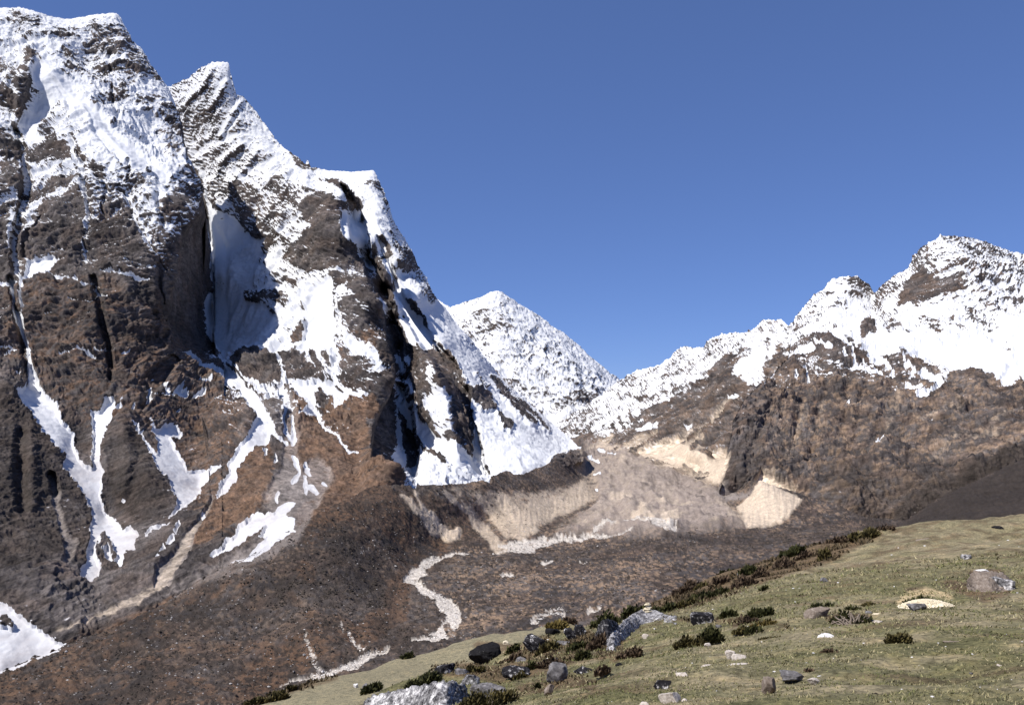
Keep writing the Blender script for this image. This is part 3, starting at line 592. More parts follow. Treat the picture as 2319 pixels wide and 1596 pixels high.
DS = 1.9
KEEP = {}
def build(name, ctrl, top, bot, x0, x1, mode, S0, mat, k=1.0, c=7.0, fl=1.0, strata=1.0, dip=0.42, back=700.0, drop=1.2, crest=0.03, rim=1.0, calm=None, res=1.9, rust=0.0, wrap=0.10, L0=330.0, ns=0.5, tint=None):
    t = time.time(); DS = res
    a = np.array(ctrl, float)
    ev = rbf_fit(a[:, :2], 1.0 / a[:, 2], c)
    xs = [np.arange(max(x0, -12), min(x1, 2331), DS)]
    if x0 < -12: xs.insert(0, np.arange(x0, -12, DS * 5))
    if x1 > 2331: xs.append(np.arange(2331, x1, DS * 5))
    px = np.concatenate(xs + [[x1]]); nc = len(px)
    tp = interp(px, top); bt = np.maximum(interp(px, bot), tp + 2)
    py = np.arange(tp.min(), bt.max() + DS, DS); nr = len(py)
    PX = np.broadcast_to(px, (nr, nc)).copy(); PYu = np.broadcast_to(py[:, None], (nr, nc))
    PY = np.clip(PYu, tp, bt)
    inv = np.clip(ev(PX, PY), 1 / 16000.0, 1 / 300.0)
    B = at(PX, PY, 1.0 / inv)
    r0 = np.clip(np.ceil((tp - py[0]) / DS).astype(int) + 1, 0, nr - 2)         # first free row of each column
    r1 = np.clip(np.floor((bt - py[0]) / DS).astype(int) - 1, 1, nr - 1)
    rows = np.clip(np.arange(nr)[:, None], r0, np.maximum(r1, r0)); cols = np.arange(nc)[None]
    nb = 10
    tt = np.linspace(1, 0, nb, endpoint=False)[:, None, None] ** 1.5
    dirb = B[0] / np.linalg.norm(B[0][:, :2], axis=1)[:, None]; dirb = dirb * np.array([1, 1, 0])
    BK = B[0][None] + tt * (dirb[None] * back - np.array([0, 0, drop * back]))
    n = blur(normals(B)[rows, cols], 22 if mode == 'rock' else 6)
    n = n / (np.linalg.norm(n, axis=-1, keepdims=True) + 1e-9)
    n = n * 0.75 + normals(B)[rows, cols] * 0.25
    nbk = np.broadcast_to(n[:1], (nb, nc, 3))
    G = np.concatenate([BK, B], 0); n = np.concatenate([nbk, n], 0); NR = nr + nb
    live = np.concatenate([np.ones((nb, nc), bool), (PYu[:, :] >= tp - DS) & (PYu <= bt + DS)], 0)
    live[nb:][np.arange(nr)[:, None] >= (r0 - 1)] &= True
    F = grid_faces(NR, nc)
    if wrap:                                                                   # end columns close the sides
        f = 1 + wrap * np.array([1.0, 0.3]); 
        l = np.stack([G[:, 0] * s for s in f], 1); r = np.stack([G[:, -1] * s for s in f[::-1]], 1)
        G = np.concatenate([l, G, r], 1); n = np.concatenate([n[:, :1], n[:, :1], n, n[:, -1:], n[:, -1:]], 1)
        live = np.concatenate([live[:, :1], live[:, :1], live, live[:, -1:], live[:, -1:]], 1)
        rows = np.concatenate([rows[:, :1], rows[:, :1], rows, rows[:, -1:], rows[:, -1:]], 1); cols = np.arange(nc + 4)[None]
        F = grid_faces(NR, nc + 4)
    NC = G.shape[1]
    flat = G.reshape(-1, 3); N = n.reshape(-1, 3)
    P00, P10, P11, P01 = (flat[F[:, i]] for i in range(4))
    area = np.linalg.norm(np.cross(P11 - P00, P01 - P10), axis=1)
    F = F[area > 1e-3]
    use = np.zeros(len(flat), bool); use[F.ravel()] = True
    loc = np.cumsum(use) - 1
    fl_all = flat; flat = flat[use]; N = N[use]
    qx, qy = bearing(flat)
    zo = np.zeros_like(qx)
    wx = 7 * gn(qx / 34, qy / 34, zo + 3.3) + 3.5 * gn(qx / 11, qy / 11, zo + 7.7)
    wy = 7 * gn(qx / 34, qy / 34, zo + 13.3) + 3.5 * gn(qx / 11, qy / 11, zo + 17.7)
    sx, sy = qx + wx, qy + wy
    S = sample('S', sx, sy) + (1 - sample('SW', sx, sy)) * S0(qx, qy)
    Dm = sample('D', qx + 0.5 * wx, qy + 0.5 * wy)
    T, Gr, K, R, W, H = (sample(ch, sx, sy) for ch in 'TGKRWH')
    x, y, z = flat[:, 0], flat[:, 1], flat[:, 2]
    soft = sm(0.35, 0.8, S)
    if mode == 'rock':
        calm_ = calm(qx, qy) if calm else 0.0 * qx
        dl, ds, big, mid, sml, fin, stt = rock_relief(flat, np.maximum(soft, sm(0.3, 0.8, Gr + T)), fl, strata, dip, L0, calm_)
        quiet = 1 - 0.8 * sample('Q', qx, qy)
        d = k * (dl * quiet * (crest + (1 - crest) * sm(0, 70, qy - interp(qx, top))) + ds * (0.3 + 0.7 * quiet) * (rim + (1 - rim) * sm(0, 14, qy - interp(qx, top))))
        Q = flat + N * d[:, None] - flat / np.linalg.norm(flat, axis=1, keepdims=True) * Dm[:, None]
    else:
        rg = sm(1060, 1030, qx) * 0.7 + 0.3
        n0 = fbm(x / 160, y / 160, z / 160, 2); n1 = fbm(x / 46, y / 46, z / 46, 2); n2 = ridged(x / 17, y / 17, z / 17, 2); n3 = fbm(x / 5.0, y / 5.0, z / 5.0, 2)
        smo = 1 - 0.8 * sm(0.6, 0.95, T) - 0.7 * sm(0.4, .9, W); smo = np.clip(smo, .1, 1) * (1 - 0.75 * soft)
        h1 = ridged(x / 95 + 3, y / 130, z / 80, 2); h2 = ridged(x / 34, y / 44, z / 30 + 5, 2)
        d = (5 * n0 + 3.4 * n1 * rg) * smo + 1.9 * n2 * smo + 1.3 * n3 * smo + H * (17 * h1 + 8 * h2 + 3 * n1) + Dm * k - 2.0 * sm(0.3, 0.8, W) * (1 - H)
        ero = sm(0.5, 0.9, T) * (1 - H)
        d = d + ero * (3.0 * ridged(qx / 14, qy / 90, z / 300, 2) + 1.6 * ridged(qx / 4.5, qy / 50, z / 200, 2))
        big, mid, sml, fin, stt = n0, n1, n2, n3, n2
        vert = np.array([0, 0, 1.0]) * 0.7 + N * 0.3
        Q = flat + vert * d[:, None]
    full = fl_all.copy(); full[use] = Q
    nn = normals(full.reshape(NR, NC, 3))
    nn[nb:] = nn[nb:][np.clip(rows + 1, 0, nr - 1), cols]
    nz = nn.reshape(-1, 3)[use][:, 2]
    f1 = fbm(x / 120, y / 120, z / 120, 3); f2 = fbm(x / 20, y / 20, z / 15, 3, 0.62)
    if mode == 'rock':
        bed = z - dip * x + 14 * gn(x / 70, y / 70, z / 70)
        s3 = fbm(x / 45, y / 45, bed / 9.0, 3, 0.6)
        snow = S + 0.95 * (nz - 0.50) + ns * (0.35 * f2 + 0.55 * s3 * (1 - 0.7 * sm(.8, 1, S)) + 0.30 * f1) + ns * 0.35 * (0.3 - mid) - 0.14 * strata * (1 - soft) * stt
    else:
        snow = S - 0.25 + 0.25 * f2
    # bare ground colour
    c = lerp(np.broadcast_to(ROCK, flat.shape), ROCK2, sm(-0.5, 0.7, f1 + 0.5 * stt))
    c = lerp(c, BROWN, sm(-0.2, 0.5, fbm(x / 60 + 5, y / 60, z / 60, 2)) * (0.75 if mode == 'valley' or name.startswith('right') else 0.4))
    rr = np.clip(R + rust * (1 - K), 0, 1); rmask = sm(0.10, 0.55, rr + 0.25 * f2 + (0.45 * s3 if mode == 'rock' else 0.2 * f2) + 0.30 * f1 + 0.25 * (nz - 0.55) - 0.28)
    c = lerp(c, lerp(np.broadcast_to(RUST, flat.shape), RUST2, sm(-.4, .5, f1 - f2)), rmask * np.clip(rr * 1.6, 0, 1))
    if mode == 'valley':
        st_ = sm(-0.05, 0.35, fbm(x / 10.0, y / 10.0, z / 10.0, 3) + 0.35 * f1) * (1 - K * 0.7)
        hill = sm(1040, 960, qx)
        c = lerp(c, STRAW, st_ * (0.75 - 0.42 * hill) * sm(1.0, 0.3, rr))
        c = c * (1 - 0.22 * hill)[:, None]
        dk = sm(-0.04, 0.2, fbm(x / 8 + 40, y / 8, z / 8, 3, 0.6) + 0.35 * gn(x / 60, y / 60, z / 60 + 9))
        c = lerp(c, SCRUB, dk * 0.9)
        deb = lerp(np.broadcast_to(DEBRIS, flat.shape), DEBRIS * 0.45, sm(-0.1, 0.5, 0.7 * f1 + 0.6 * f2 - 0.3 * h2))
        deb = lerp(deb, TILL * .8, sm(0.25, 0.6, -0.5 * f1 + 0.5 * fbm(x / 40, y / 40, z / 40, 2)) * .7)
        c = lerp(c, deb, H)
    else:
        dk = sm(0.1, 0.6, fbm(x / 14 + 40, y / 14, z / 10, 2))
        c = lerp(c, SCRUB, dk * 0.5 * (1 - sm(0.3, 0.8, Gr)))
        if tint is not None:
            stw = sm(0.05, 0.5, f2 + 0.4 * f1 + 0.2 * mid) * tint(qx, qy)
            c = lerp(c, STRAW * 0.95, stw)
    c = lerp(c, SCRUB, np.clip(K, 0, 1) * sm(-0.6, 0.2, f2 + (K - .3)))
    c = lerp(c, GREY * 1.0, np.clip(Gr, 0, 1) * sm(-0.7, 0.1, f2 + (Gr - .5)))
    c = lerp(c, TILL, np.clip(T, 0, 1) * sm(-0.8, 0.3, 1.3 * f2 + 1.6 * (T - .35)))
    pr = np.clip(sm(-0.25, 0.45, 1.0 * fbm(x / 6, y / 6, z / 6, 2) + 1.5 * (W - .6)), 0, 1) * sm(0.05, 0.3, W)
    c = lerp(c, COBBLE, pr)
    c = c * (1 + 0.16 * f1 + 0.12 * fin)[:, None]
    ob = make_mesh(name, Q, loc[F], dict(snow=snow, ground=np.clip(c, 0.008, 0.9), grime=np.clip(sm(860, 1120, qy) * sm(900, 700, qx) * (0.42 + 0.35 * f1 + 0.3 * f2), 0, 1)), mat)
    KEEP[name] = (Q, dict(T=T, R=R, K=K, W=W, H=H, S=S, qx=qx, qy=qy))
    print('%-22s %7d verts %.1fs' % (name, len(Q), time.time() - t))
    return ob

m_near = terrain_material('alpine_rock', 9.0, 5.0, var=0.7, dip=0.42)
m_near2 = terrain_material('alpine_rock_steep', 9.0, 5.0, var=0.7, dip=-0.35)
m_near3 = terrain_material('alpine_rock_smooth', 9.0, 4.0, var=0.6, dip=0.3, band=0.6)
m_far = terrain_material('distant_alpine_rock', 22.0, 9.0, var=0.5, snow_noise=0.8, edge=0.24, dip=-0.3, band=0.7)
m_val = terrain_material('valley_till', 3.2, 2.4, var=0.8)

# ------------------------------------------------------------------ mountains
q = 1.0
APRON = [(0, 905, 1800), (130, 1020, 1690), (215, 1180, 1530), (270, 1290, 1340), (75, 890, 1980), (165, 1010, 1800), (240, 1170, 1590), (0, 1000, 1640), (0, 1200, 1370), (100, 1200, 1420), (0, 1300, 1200), (100, 1300, 1220),
         (200, 1100, 1640), (290, 950, 1880), (340, 1080, 1680), (390, 1150, 1590), (350, 1200, 1480), (400, 950, 2050), (450, 1000, 1990), (480, 1100, 1760), (420, 1180, 1530), (300, 1280, 1340), (200, 1330, 1250), (400, 1250, 1370), (500, 1200, 1480),
         (300, 1405, 1130), (145, 1467, 1075), (0, 1520, 1020), (560, 1300, 1275), (0, 1600, 1010), (145, 1545, 1060), (300, 1490, 1110), (500, 1390, 1215), (0, 1400, 1100), (60, 1440, 1085), (500, 1130, 1690), (560, 1000, 1950), (560, 1150, 1600), (560, 1280, 1290), (500, 1050, 1850), (450, 1100, 1780),
         (-200, 1600, 990), (-200, 1200, 1250), (-200, 950, 1650), (600, 1000, 2000)]
M1 = APRON + [(-300, 60, 3400), (0, 20, 3550), (75, 26, 3550), (150, 44, 3600), (262, 30, 3650), (300, 95, 3600), (345, 155, 3550), (380, 200, 3500), (415, 325, 3300), (455, 425, 3350), (470, 520, 3400), (480, 600, 3400), (480, 700, 3250), (490, 790, 3000), (505, 812, 2850),
     (440, 400, 3000), (445, 480, 2850), (405, 540, 2650), (385, 600, 2550), (378, 680, 2480), (370, 770, 2400), (0, 400, 2750), (200, 420, 2720), (300, 450, 2750), (0, 620, 2430), (200, 620, 2430), (0, 660, 2330), (200, 660, 2330), (300, 660, 2380), (0, 850, 2050), (110, 850, 2080), (300, 850, 2130),
     (330, 800, 2250), (123, 171, 3230), (203, 276, 3020), (290, 363, 2850), (370, 418, 2830), (60, 330, 3000), (90, 240, 3180), (50, 200, 3150), (250, 250, 3230), (330, 330, 3120), (200, 150, 3450), (40, 100, 3450), (430, 850, 2450), (400, 830, 2400), (500, 900, 2300), (-250, 450, 2700), (-250, 800, 2050), (440, 620, 2980), (430, 740, 2800)]
build('left_mountain', M1, [(-300, 40), (-60, 14), (0, 20), (45, 19), (75, 26), (110, 38), (150, 44), (200, 38), (262, 30), (272, 40), (283, 62), (300, 95), (322, 115), (345, 155), (360, 175), (380, 200), (395, 235), (408, 280), (416, 340), (440, 388), (455, 425), (462, 470), (470, 520), (478, 560), (482, 600), (486, 770), (505, 812)],
      [(-300, 1700), (0, 1640), (145, 1570), (300, 1500), (505, 1400)], -300, 505, 'rock',
      lambda X, Y: interp(Y, [(0, .50), (120, .46), (250, .48), (340, .46), (430, .26), (520, 0.12), (580, -.2), (650, -.7), (1600, -.9)]), m_near, k=1.0, rust=0.05, back=160, drop=3.0, rim=0.5, res=1.75, calm=lambda X, Y: 0.75 * sm(860, 1010, Y))
M2 = APRON + [(380, 200, 4350), (432, 178, 4250), (485, 145, 4200), (517, 145, 4200), (550, 220, 4150), (625, 320, 4050), (690, 375, 3900), (715, 400, 3850), (770, 408, 3750), (815, 470, 3680), (850, 540, 3500), (880, 600, 3350), (905, 680, 3200), (940, 740, 3000), (1000, 815, 2800), (1045, 920, 2600), (1070, 1040, 2350), (1100, 1085, 2250),
     (450, 300, 4150), (500, 350, 4050), (600, 450, 3800), (560, 520, 3700), (520, 560, 3700), (480, 500, 3900), (500, 620, 3500), (540, 700, 3300), (560, 770, 3050), (500, 780, 3150), (470, 720, 3450), (700, 450, 3600), (740, 460, 3500), (770, 450, 3480), (790, 540, 3250), (830, 640, 3000), (855, 700, 2850), (870, 790, 2650), (885, 870, 2420), (850, 900, 2330), (830, 1000, 2100), (835, 1060, 1960),
     (815, 490, 3850), (838, 600, 3560), (872, 660, 3380), (890, 730, 3180), (905, 790, 3020), (905, 870, 2830), (935, 1000, 2480), (945, 1060, 2300), (930, 1095, 2130), (880, 640, 3240), (900, 700, 3130), (960, 790, 2850), (1000, 880, 2600), (1020, 960, 2430), (1040, 1040, 2230),
     (650, 560, 3450), (700, 600, 3300), (650, 650, 3250), (750, 700, 2950), (700, 750, 2850), (640, 720, 3000), (780, 800, 2700), (700, 850, 2550), (600, 800, 2750), (600, 880, 2500), (540, 830, 2700), (720, 950, 2250), (620, 950, 2150), (680, 1000, 2050), (700, 1060, 1860), (800, 1080, 1830), (870, 1092, 1740), (640, 1100, 1700), (660, 1180, 1440), (330, 300, 4400), (330, 600, 3900), (330, 800, 3300), (450, 850, 2800), (960, 1100, 2050), (1060, 1100, 2150), (760, 1150, 1560)]
build('second_mountain', M2, [(330, 230), (380, 200), (400, 192), (432, 178), (455, 160), (485, 145), (517, 145), (525, 180), (535, 215), (550, 221), (575, 250), (600, 285), (625, 320), (650, 345), (680, 365), (690, 375), (697, 366), (705, 385), (715, 400), (735, 418), (742, 412), (775, 408), (790, 430), (815, 470), (840, 520), (860, 555), (880, 600), (905, 680), (940, 735), (1000, 815), (1020, 850), (1045, 920), (1060, 990), (1072, 1040), (1110, 1090)],
      [(330, 840), (470, 880), (480, 1390), (560, 1320), (700, 1220), (870, 1140), (1110, 1130)], 330, 1110, 'rock',
      lambda X, Y: np.where(X < 760, interp(Y, [(0, .50), (240, .50), (290, .42), (380, .36), (560, .40), (640, .5), (800, .5), (900, .1), (960, -.5), (1100, -.9)]), interp(Y, [(0, .4), (700, .5), (1100, .5)])), m_near2, k=1.0, rust=0.04, dip=-0.35, back=420, drop=1.5, crest=0.12, rim=1.4, res=1.75, ns=0.6, calm=lambda X, Y: 0.8 * sm(930, 1030, Y) * sm(840, 800, X) + 0.35 * sm(430, 380, Y))
M3 = [(660, 380, 5300), (715, 383, 5300), (800, 388, 5200), (845, 387, 5150), (855, 405, 5100), (880, 470, 5000), (915, 540, 4900), (955, 620, 4800), (990, 680, 4700), (1030, 730, 4600), (1080, 790, 4400), (1120, 845, 4200), (1160, 885, 4050), (1200, 915, 3950), (1250, 960, 3700), (1290, 995, 3350), (1312, 1022, 3000),
      (760, 450, 5000), (820, 480, 4750), (860, 540, 4400), (900, 600, 4250), (940, 680, 3900), (1000, 780, 3450), (1060, 880, 3050), (1100, 950, 2830), (1150, 950, 3000), (1150, 1040, 2450), (1090, 1085, 2280), (1180, 1072, 2330), (1250, 1048, 2620), (1200, 980, 2950), (1000, 1095, 2250), (930, 1100, 2250), (700, 700, 4300), (700, 1000, 3000), (850, 800, 3900), (920, 620, 4500), (870, 470, 4850), (1070, 830, 3600), (1180, 1120, 2200), (1312, 1060, 2850)]
build('third_mountain', M3, [(640, 375), (715, 383), (740, 386), (800, 390), (845, 386), (849, 392), (855, 405), (870, 440), (880, 470), (890, 505), (915, 540), (930, 568), (945, 605), (955, 622), (965, 634), (975, 660), (990, 680), (1010, 700), (1030, 730), (1080, 790), (1120, 842), (1160, 882), (1200, 915), (1250, 960), (1290, 992), (1316, 1020)],
      [(640, 900), (800, 1100), (900, 1130), (1180, 1110), (1250, 1080), (1316, 1050)], 640, 1316, 'rock',
      lambda X, Y: np.where((Y < 640) & (X < 960), interp(Y, [(380, .7), (430, .32), (600, .26), (640, .5)]), .62), m_near3, k=0.85, fl=0.8, strata=0.8)
FK = [(960, 690, 10200), (1020, 695, 10000), (1060, 685, 9900), (1125, 662, 9800), (1180, 695, 9900), (1260, 750, 9900), (1340, 815, 9900), (1410, 868, 9900), (1060, 800, 9100), (1125, 780, 8900), (1200, 850, 8500), (1150, 900, 8000), (1250, 950, 7600), (1290, 985, 7000), (1330, 950, 7800), (1380, 900, 9000), (1000, 800, 9300), (1100, 1000, 7200), (1430, 960, 8500), (1240, 820, 9000), (1300, 860, 8700)]
build('far_mountain', FK, [(930, 660), (985, 676), (1005, 690), (1020, 696), (1040, 690), (1060, 686), (1082, 679), (1095, 676), (1110, 666), (1125, 662), (1140, 668), (1150, 676), (1180, 695), (1200, 708), (1220, 718), (1240, 734), (1260, 750), (1280, 763), (1300, 780), (1320, 797), (1340, 815), (1352, 828), (1365, 840), (1385, 853), (1410, 870), (1440, 890)],
      [(930, 1000), (1440, 1010)], 930, 1440, 'rock', lambda X, Y: interp(Y, [(660, .30), (800, .24), (900, .20), (960, .30)]), m_far, k=1.7, fl=1.1, strata=0.3, L0=460, ns=0.75, back=2000, res=1.75, crest=0.35)
RA = [(1240, 980, 7200), (1395, 872, 7600), (1430, 855, 7000), (1520, 822, 6600), (1600, 795, 6200), (1680, 757, 5900), (1740, 735, 5700), (1830, 715, 5400), (1300, 985, 6500), (1400, 960, 5800), (1500, 930, 5400), (1600, 880, 5200), (1700, 800, 5200), (1350, 940, 6500), (1450, 900, 6200), (1300, 1020, 6000), (1600, 1000, 4700), (1830, 850, 4800), (1560, 850, 5800)]
build('right_back_ridge', RA, [(1235, 985), (1260, 965), (1290, 950), (1330, 928), (1370, 898), (1395, 876), (1410, 868), (1430, 855), (1450, 843), (1470, 840), (1485, 836), (1500, 830), (1520, 822), (1533, 806), (1545, 795), (1560, 791), (1580, 790), (1600, 795), (1610, 775), (1640, 762), (1660, 760), (1680, 757), (1720, 745), (1735, 734), (1760, 733), (1775, 733), (1790, 742), (1840, 700)],
      [(1235, 1010), (1400, 1010), (1600, 980), (1840, 900)], 1235, 1840, 'rock', lambda X, Y: interp(Y, [(740, .05), (860, .12), (920, .10), (960, -.08), (1000, -.25)]), m_far, k=1.3, L0=380, ns=0.7, res=1.8, crest=0.6)
RB = [(1280, 1003, 5700), (1330, 985, 5400), (1400, 970, 4950), (1502, 935, 4500), (1589, 892, 4300), (1650, 822, 4350), (1719, 787, 4350), (1800, 735, 4500), (1310, 1020, 5000), (1400, 1022, 4200), (1470, 1040, 3500), (1545, 1000, 3600), (1640, 1050, 2850), (1660, 1100, 2600), (1800, 900, 3700), (1500, 980, 4100), (1600, 950, 3850), (1700, 900, 3800), (1600, 1080, 2700), (1850, 1000, 3000)]
build('right_spur', RB, [(1280, 1003), (1330, 985), (1400, 972), (1450, 955), (1502, 936), (1545, 915), (1589, 892), (1620, 858), (1650, 822), (1690, 800), (1719, 787), (1760, 768), (1800, 738), (1850, 720)],
      [(1280, 1030), (1400, 1040), (1470, 1070), (1640, 1140), (1850, 1140)], 1280, 1850, 'rock', lambda X, Y: interp(Y, [(740, .25), (820, .0), (900, -.5), (1000, -.8)]), m_far, k=1.0, strata=1.0, rust=0.1, dip=-0.6, tint=lambda X, Y: 0.25)
RR = [(1612, 1135, 2080), (1619, 1128, 2090), (1632, 1087, 2150), (1645, 1026, 2300), (1650, 970, 2450), (1676, 926, 2650), (1736, 870, 2950), (1784, 831, 3200), (1790, 800, 3700), (1800, 732, 4600), (1840, 680, 4800), (1885, 642, 4900), (1940, 632, 4900), (1985, 670, 4800), (2065, 610, 4600), (2100, 560, 4500), (2130, 542, 4500), (2200, 550, 4600), (2319, 585, 4700), (2600, 640, 4700),
      (1880, 800, 3300), (1850, 760, 3900), (1950, 760, 3700), (2000, 700, 4300), (2100, 700, 3900), (2000, 850, 3100), (2150, 850, 3100), (2250, 750, 3600), (2319, 800, 3200), (2319, 870, 2900), (2200, 880, 2900), (1800, 900, 2900), (1850, 950, 2700), (1750, 950, 2700), (1700, 1000, 2420), (1680, 1080, 2120), (1719, 1090, 2120), (1760, 1105, 2080), (1823, 1128, 2020), (1850, 1080, 2150), (1900, 1000, 2450), (2000, 950, 2650), (2000, 1050, 2150), (2100, 1000, 2350), (2200, 950, 2550), (2319, 950, 2500), (2319, 1050, 2000), (2200, 1080, 1900), (2000, 1120, 1980), (1900, 1145, 1930), (1640, 1140, 2130), (2100, 1160, 1850), (2319, 1160, 1750), (2319, 1240, 1700), (1719, 1160, 2090), (1823, 1200, 1990), (1900, 1220, 1900), (2100, 1240, 1800), (2600, 1000, 2100), (2600, 800, 3200), (2060, 640, 4350), (2130, 600, 4250), (1920, 690, 4600), (1985, 700, 4650)]
build('right_mountain', RR, [(1612, 1138), (1619, 1128), (1632, 1087), (1645, 1026), (1652, 970), (1676, 926), (1700, 900), (1736, 870), (1784, 831), (1790, 790), (1800, 732), (1815, 712), (1840, 682), (1870, 660), (1885, 642), (1910, 636), (1940, 632), (1955, 643), (1972, 652), (1985, 670), (2000, 655), (2020, 640), (2065, 612), (2075, 582), (2100, 560), (2118, 552), (2130, 541), (2150, 546), (2180, 546), (2200, 550), (2225, 556), (2240, 561), (2260, 566), (2280, 575), (2319, 585), (2600, 640)],
      [(1612, 1150), (1660, 1140), (1680, 1150), (1719, 1160), (1823, 1200), (1900, 1220), (2600, 1260)], 1612, 2600, 'rock',
      lambda X, Y: interp(Y - interp(X, [(1600, 0), (1900, 10), (2100, 40), (2319, 60)]), [(480, .02), (600, .06), (700, .22), (790, .26), (830, -.08), (880, -.7), (1200, -.9)]), m_near3, k=1.0, fl=1.0, rust=0.14, dip=0.3, L0=300, tint=lambda X, Y: 0.55 * sm(800, 900, Y) * sm(1640, 1760, X), res=1.85, crest=0.5, ns=0.6)

# ------------------------------------------------------------------ valley: moraine hill, glacier, river flats
VV = [(880, 1095, 1640), (780, 1132, 1480), (700, 1175, 1360), (560, 1265, 1210), (300, 1405, 1085), (145, 1467, 1025), (0, 1520, 965), (-200, 1580, 880), (1000, 1093, 1760), (1100, 1085, 1900), (1180, 1068, 2150), (1250, 1045, 2500), (1300, 1018, 3100), (1308, 1002, 4300), (1312, 990, 5600),
      (1345, 1130, 2180), (1330, 1090, 2600), (1330, 1050, 3300), (1450, 1150, 1985), (1450, 1080, 2680), (1400, 1040, 3400), (1360, 1010, 4600), (1300, 1215, 1628), (1180, 1240, 1538), (1050, 1255, 1490), (930, 1300, 1348), (980, 1345, 1210), (1040, 1385, 1128), (960, 1450, 1008), (870, 1475, 975), (690, 1535, 902), (600, 1570, 865), (300, 1600, 830), (0, 1620, 810),
      (1000, 1230, 1590), (1100, 1190, 1780), (1250, 1180, 1860), (900, 1200, 1480), (850, 1290, 1290), (700, 1330, 1140), (800, 1400, 1080), (500, 1450, 1020), (600, 1420, 1060), (700, 1450, 990), (400, 1500, 960), (200, 1530, 940), (1500, 1280, 1222), (1300, 1350, 1135), (1500, 1220, 1475), (1800, 1250, 1320), (1900, 1230, 1380), (1200, 1400, 1030), (1500, 1420, 873), (1500, 1600, 640), (900, 1600, 760), (2200, 1300, 1200), (2200, 1600, 640), (400, 1660, 740), (-200, 1680, 720),
      (1600, 1025, 2850), (1558, 1002, 3300), (1645, 1048, 2650), (1560, 1065, 2950), (1472, 1043, 3300), (1615, 1088, 2500), (1440, 1020, 3900), (1719, 1091, 1960), (1823, 1126, 1880), (1760, 1103, 1930), (1690, 1190, 1640), (1740, 1190, 1640), (1676, 1135, 1980), (1640, 1130, 2060), (1900, 1155, 1740), (1970, 1190, 1560), (1830, 1190, 1580), (1560, 1150, 1990), (1560, 1190, 1700), (1900, 1130, 1950), (2000, 1160, 1800), (2400, 1180, 1600), (1700, 1060, 2250), (1330, 1180, 1830), (1640, 1030, 3100), (1560, 985, 3900)]
build('valley_floor', VV, [(-300, 1600), (-200, 1572), (0, 1520), (145, 1467), (300, 1404), (430, 1335), (560, 1264), (640, 1210), (700, 1174), (780, 1132), (830, 1106), (880, 1094), (930, 1098), (1000, 1095), (1060, 1090), (1100, 1084), (1120, 1078), (1135, 1068), (1150, 1066), (1165, 1076), (1185, 1072), (1215, 1060), (1250, 1046), (1280, 1035), (1298, 1019), (1306, 1002), (1314, 988), (1400, 992), (1450, 1000), (1500, 1004), (1558, 992), (1600, 1014), (1645, 1044), (1690, 1080), (1719, 1088), (1760, 1100), (1823, 1124), (1860, 1130), (1900, 1142), (1970, 1175), (2500, 1200)],
      [(-300, 1760), (0, 1720), (600, 1720), (2500, 1720)], -300, 2500, 'valley', lambda X, Y: -1.0 + 0 * X, m_val, k=1.0, c=10.0, wrap=0, back=500, res=2.1)
HH = [(2030, 1195, 900), (2100, 1145, 960), (2200, 1092, 1010), (2319, 1042, 1050), (2600, 960, 1100), (2100, 1190, 820), (2319, 1190, 760), (2200, 1150, 860), (2319, 1120, 880), (2000, 1240, 800), (2319, 1260, 640), (2600, 1200, 700), (2200, 1240, 690)]
build('dark_hill', HH, [(1990, 1215), (2030, 1193), (2060, 1170), (2100, 1146), (2150, 1118), (2200, 1093), (2260, 1064), (2319, 1042), (2600, 960)], [(1990, 1230), (2100, 1280), (2600, 1340)], 1990, 2600, 'valley', lambda X, Y: -1.0 + 0 * X, m_val, k=1.0, wrap=0.05, back=500, res=2.4)
gm = bpy.data.meshes.new('base_ground'); gm.from_pydata([(-60000, -60000, -700), (60000, -60000, -700), (60000, 60000, -700), (-60000, 60000, -700)], [], [(0, 1, 2, 3)])
gm.materials.append(m_far); go = bpy.data.objects.new('base_ground', gm); col.objects.link(go); go['kind'] = 'structure'

# ------------------------------------------------------------------ meadow: a height field on the near hillside
MC = [(2319, 1594, 8.5), (1800, 1594, 9), (1500, 1594, 10.5), (1300, 1594, 13), (1159, 1594, 16), (1000, 1594, 22), (850, 1594, 27), (2319, 1500, 13), (2000, 1500, 14), (1700, 1500, 16), (1500, 1500, 19), (1350, 1500, 24), (1250, 1500, 31), (1150, 1520, 38),
      (2319, 1400, 22), (2000, 1400, 24), (1700, 1420, 26), (1500, 1430, 33), (1400, 1430, 42), (2319, 1300, 40), (2000, 1300, 44), (1800, 1320, 46), (1600, 1370, 47), (1500, 1395, 52), (1700, 1335, 50), (2319, 1220, 75), (2100, 1230, 78), (1900, 1262, 78), (1750, 1295, 80), (1600, 1345, 70), (1480, 1385, 68),
      (2319, 1196, 105), (2150, 1201, 107), (2000, 1210, 107), (1900, 1226, 102), (1800, 1254, 102), (1700, 1288, 96), (1600, 1322, 92), (1500, 1362, 86), (1440, 1388, 80), (1350, 1420, 66), (1250, 1465, 56), (1100, 1512, 50), (1000, 1562, 36), (940, 1596, 29), (800, 1640, 27),
      (1280, 1405, 172), (1100, 1441, 152), (900, 1491, 132), (700, 1546, 116), (560, 1595, 106), (1000, 1530, 112), (1150, 1472, 122), (1270, 1432, 140), (800, 1594, 88), (900, 1562, 92), (1180, 1445, 150), (400, 1640, 96), (1000, 1500, 125), (2600, 1192, 105), (2600, 1400, 22), (2600, 1594, 8)]
_w = [at(np.array(a_), np.array(b_), np.array(d_)) for a_, b_, d_ in MC]
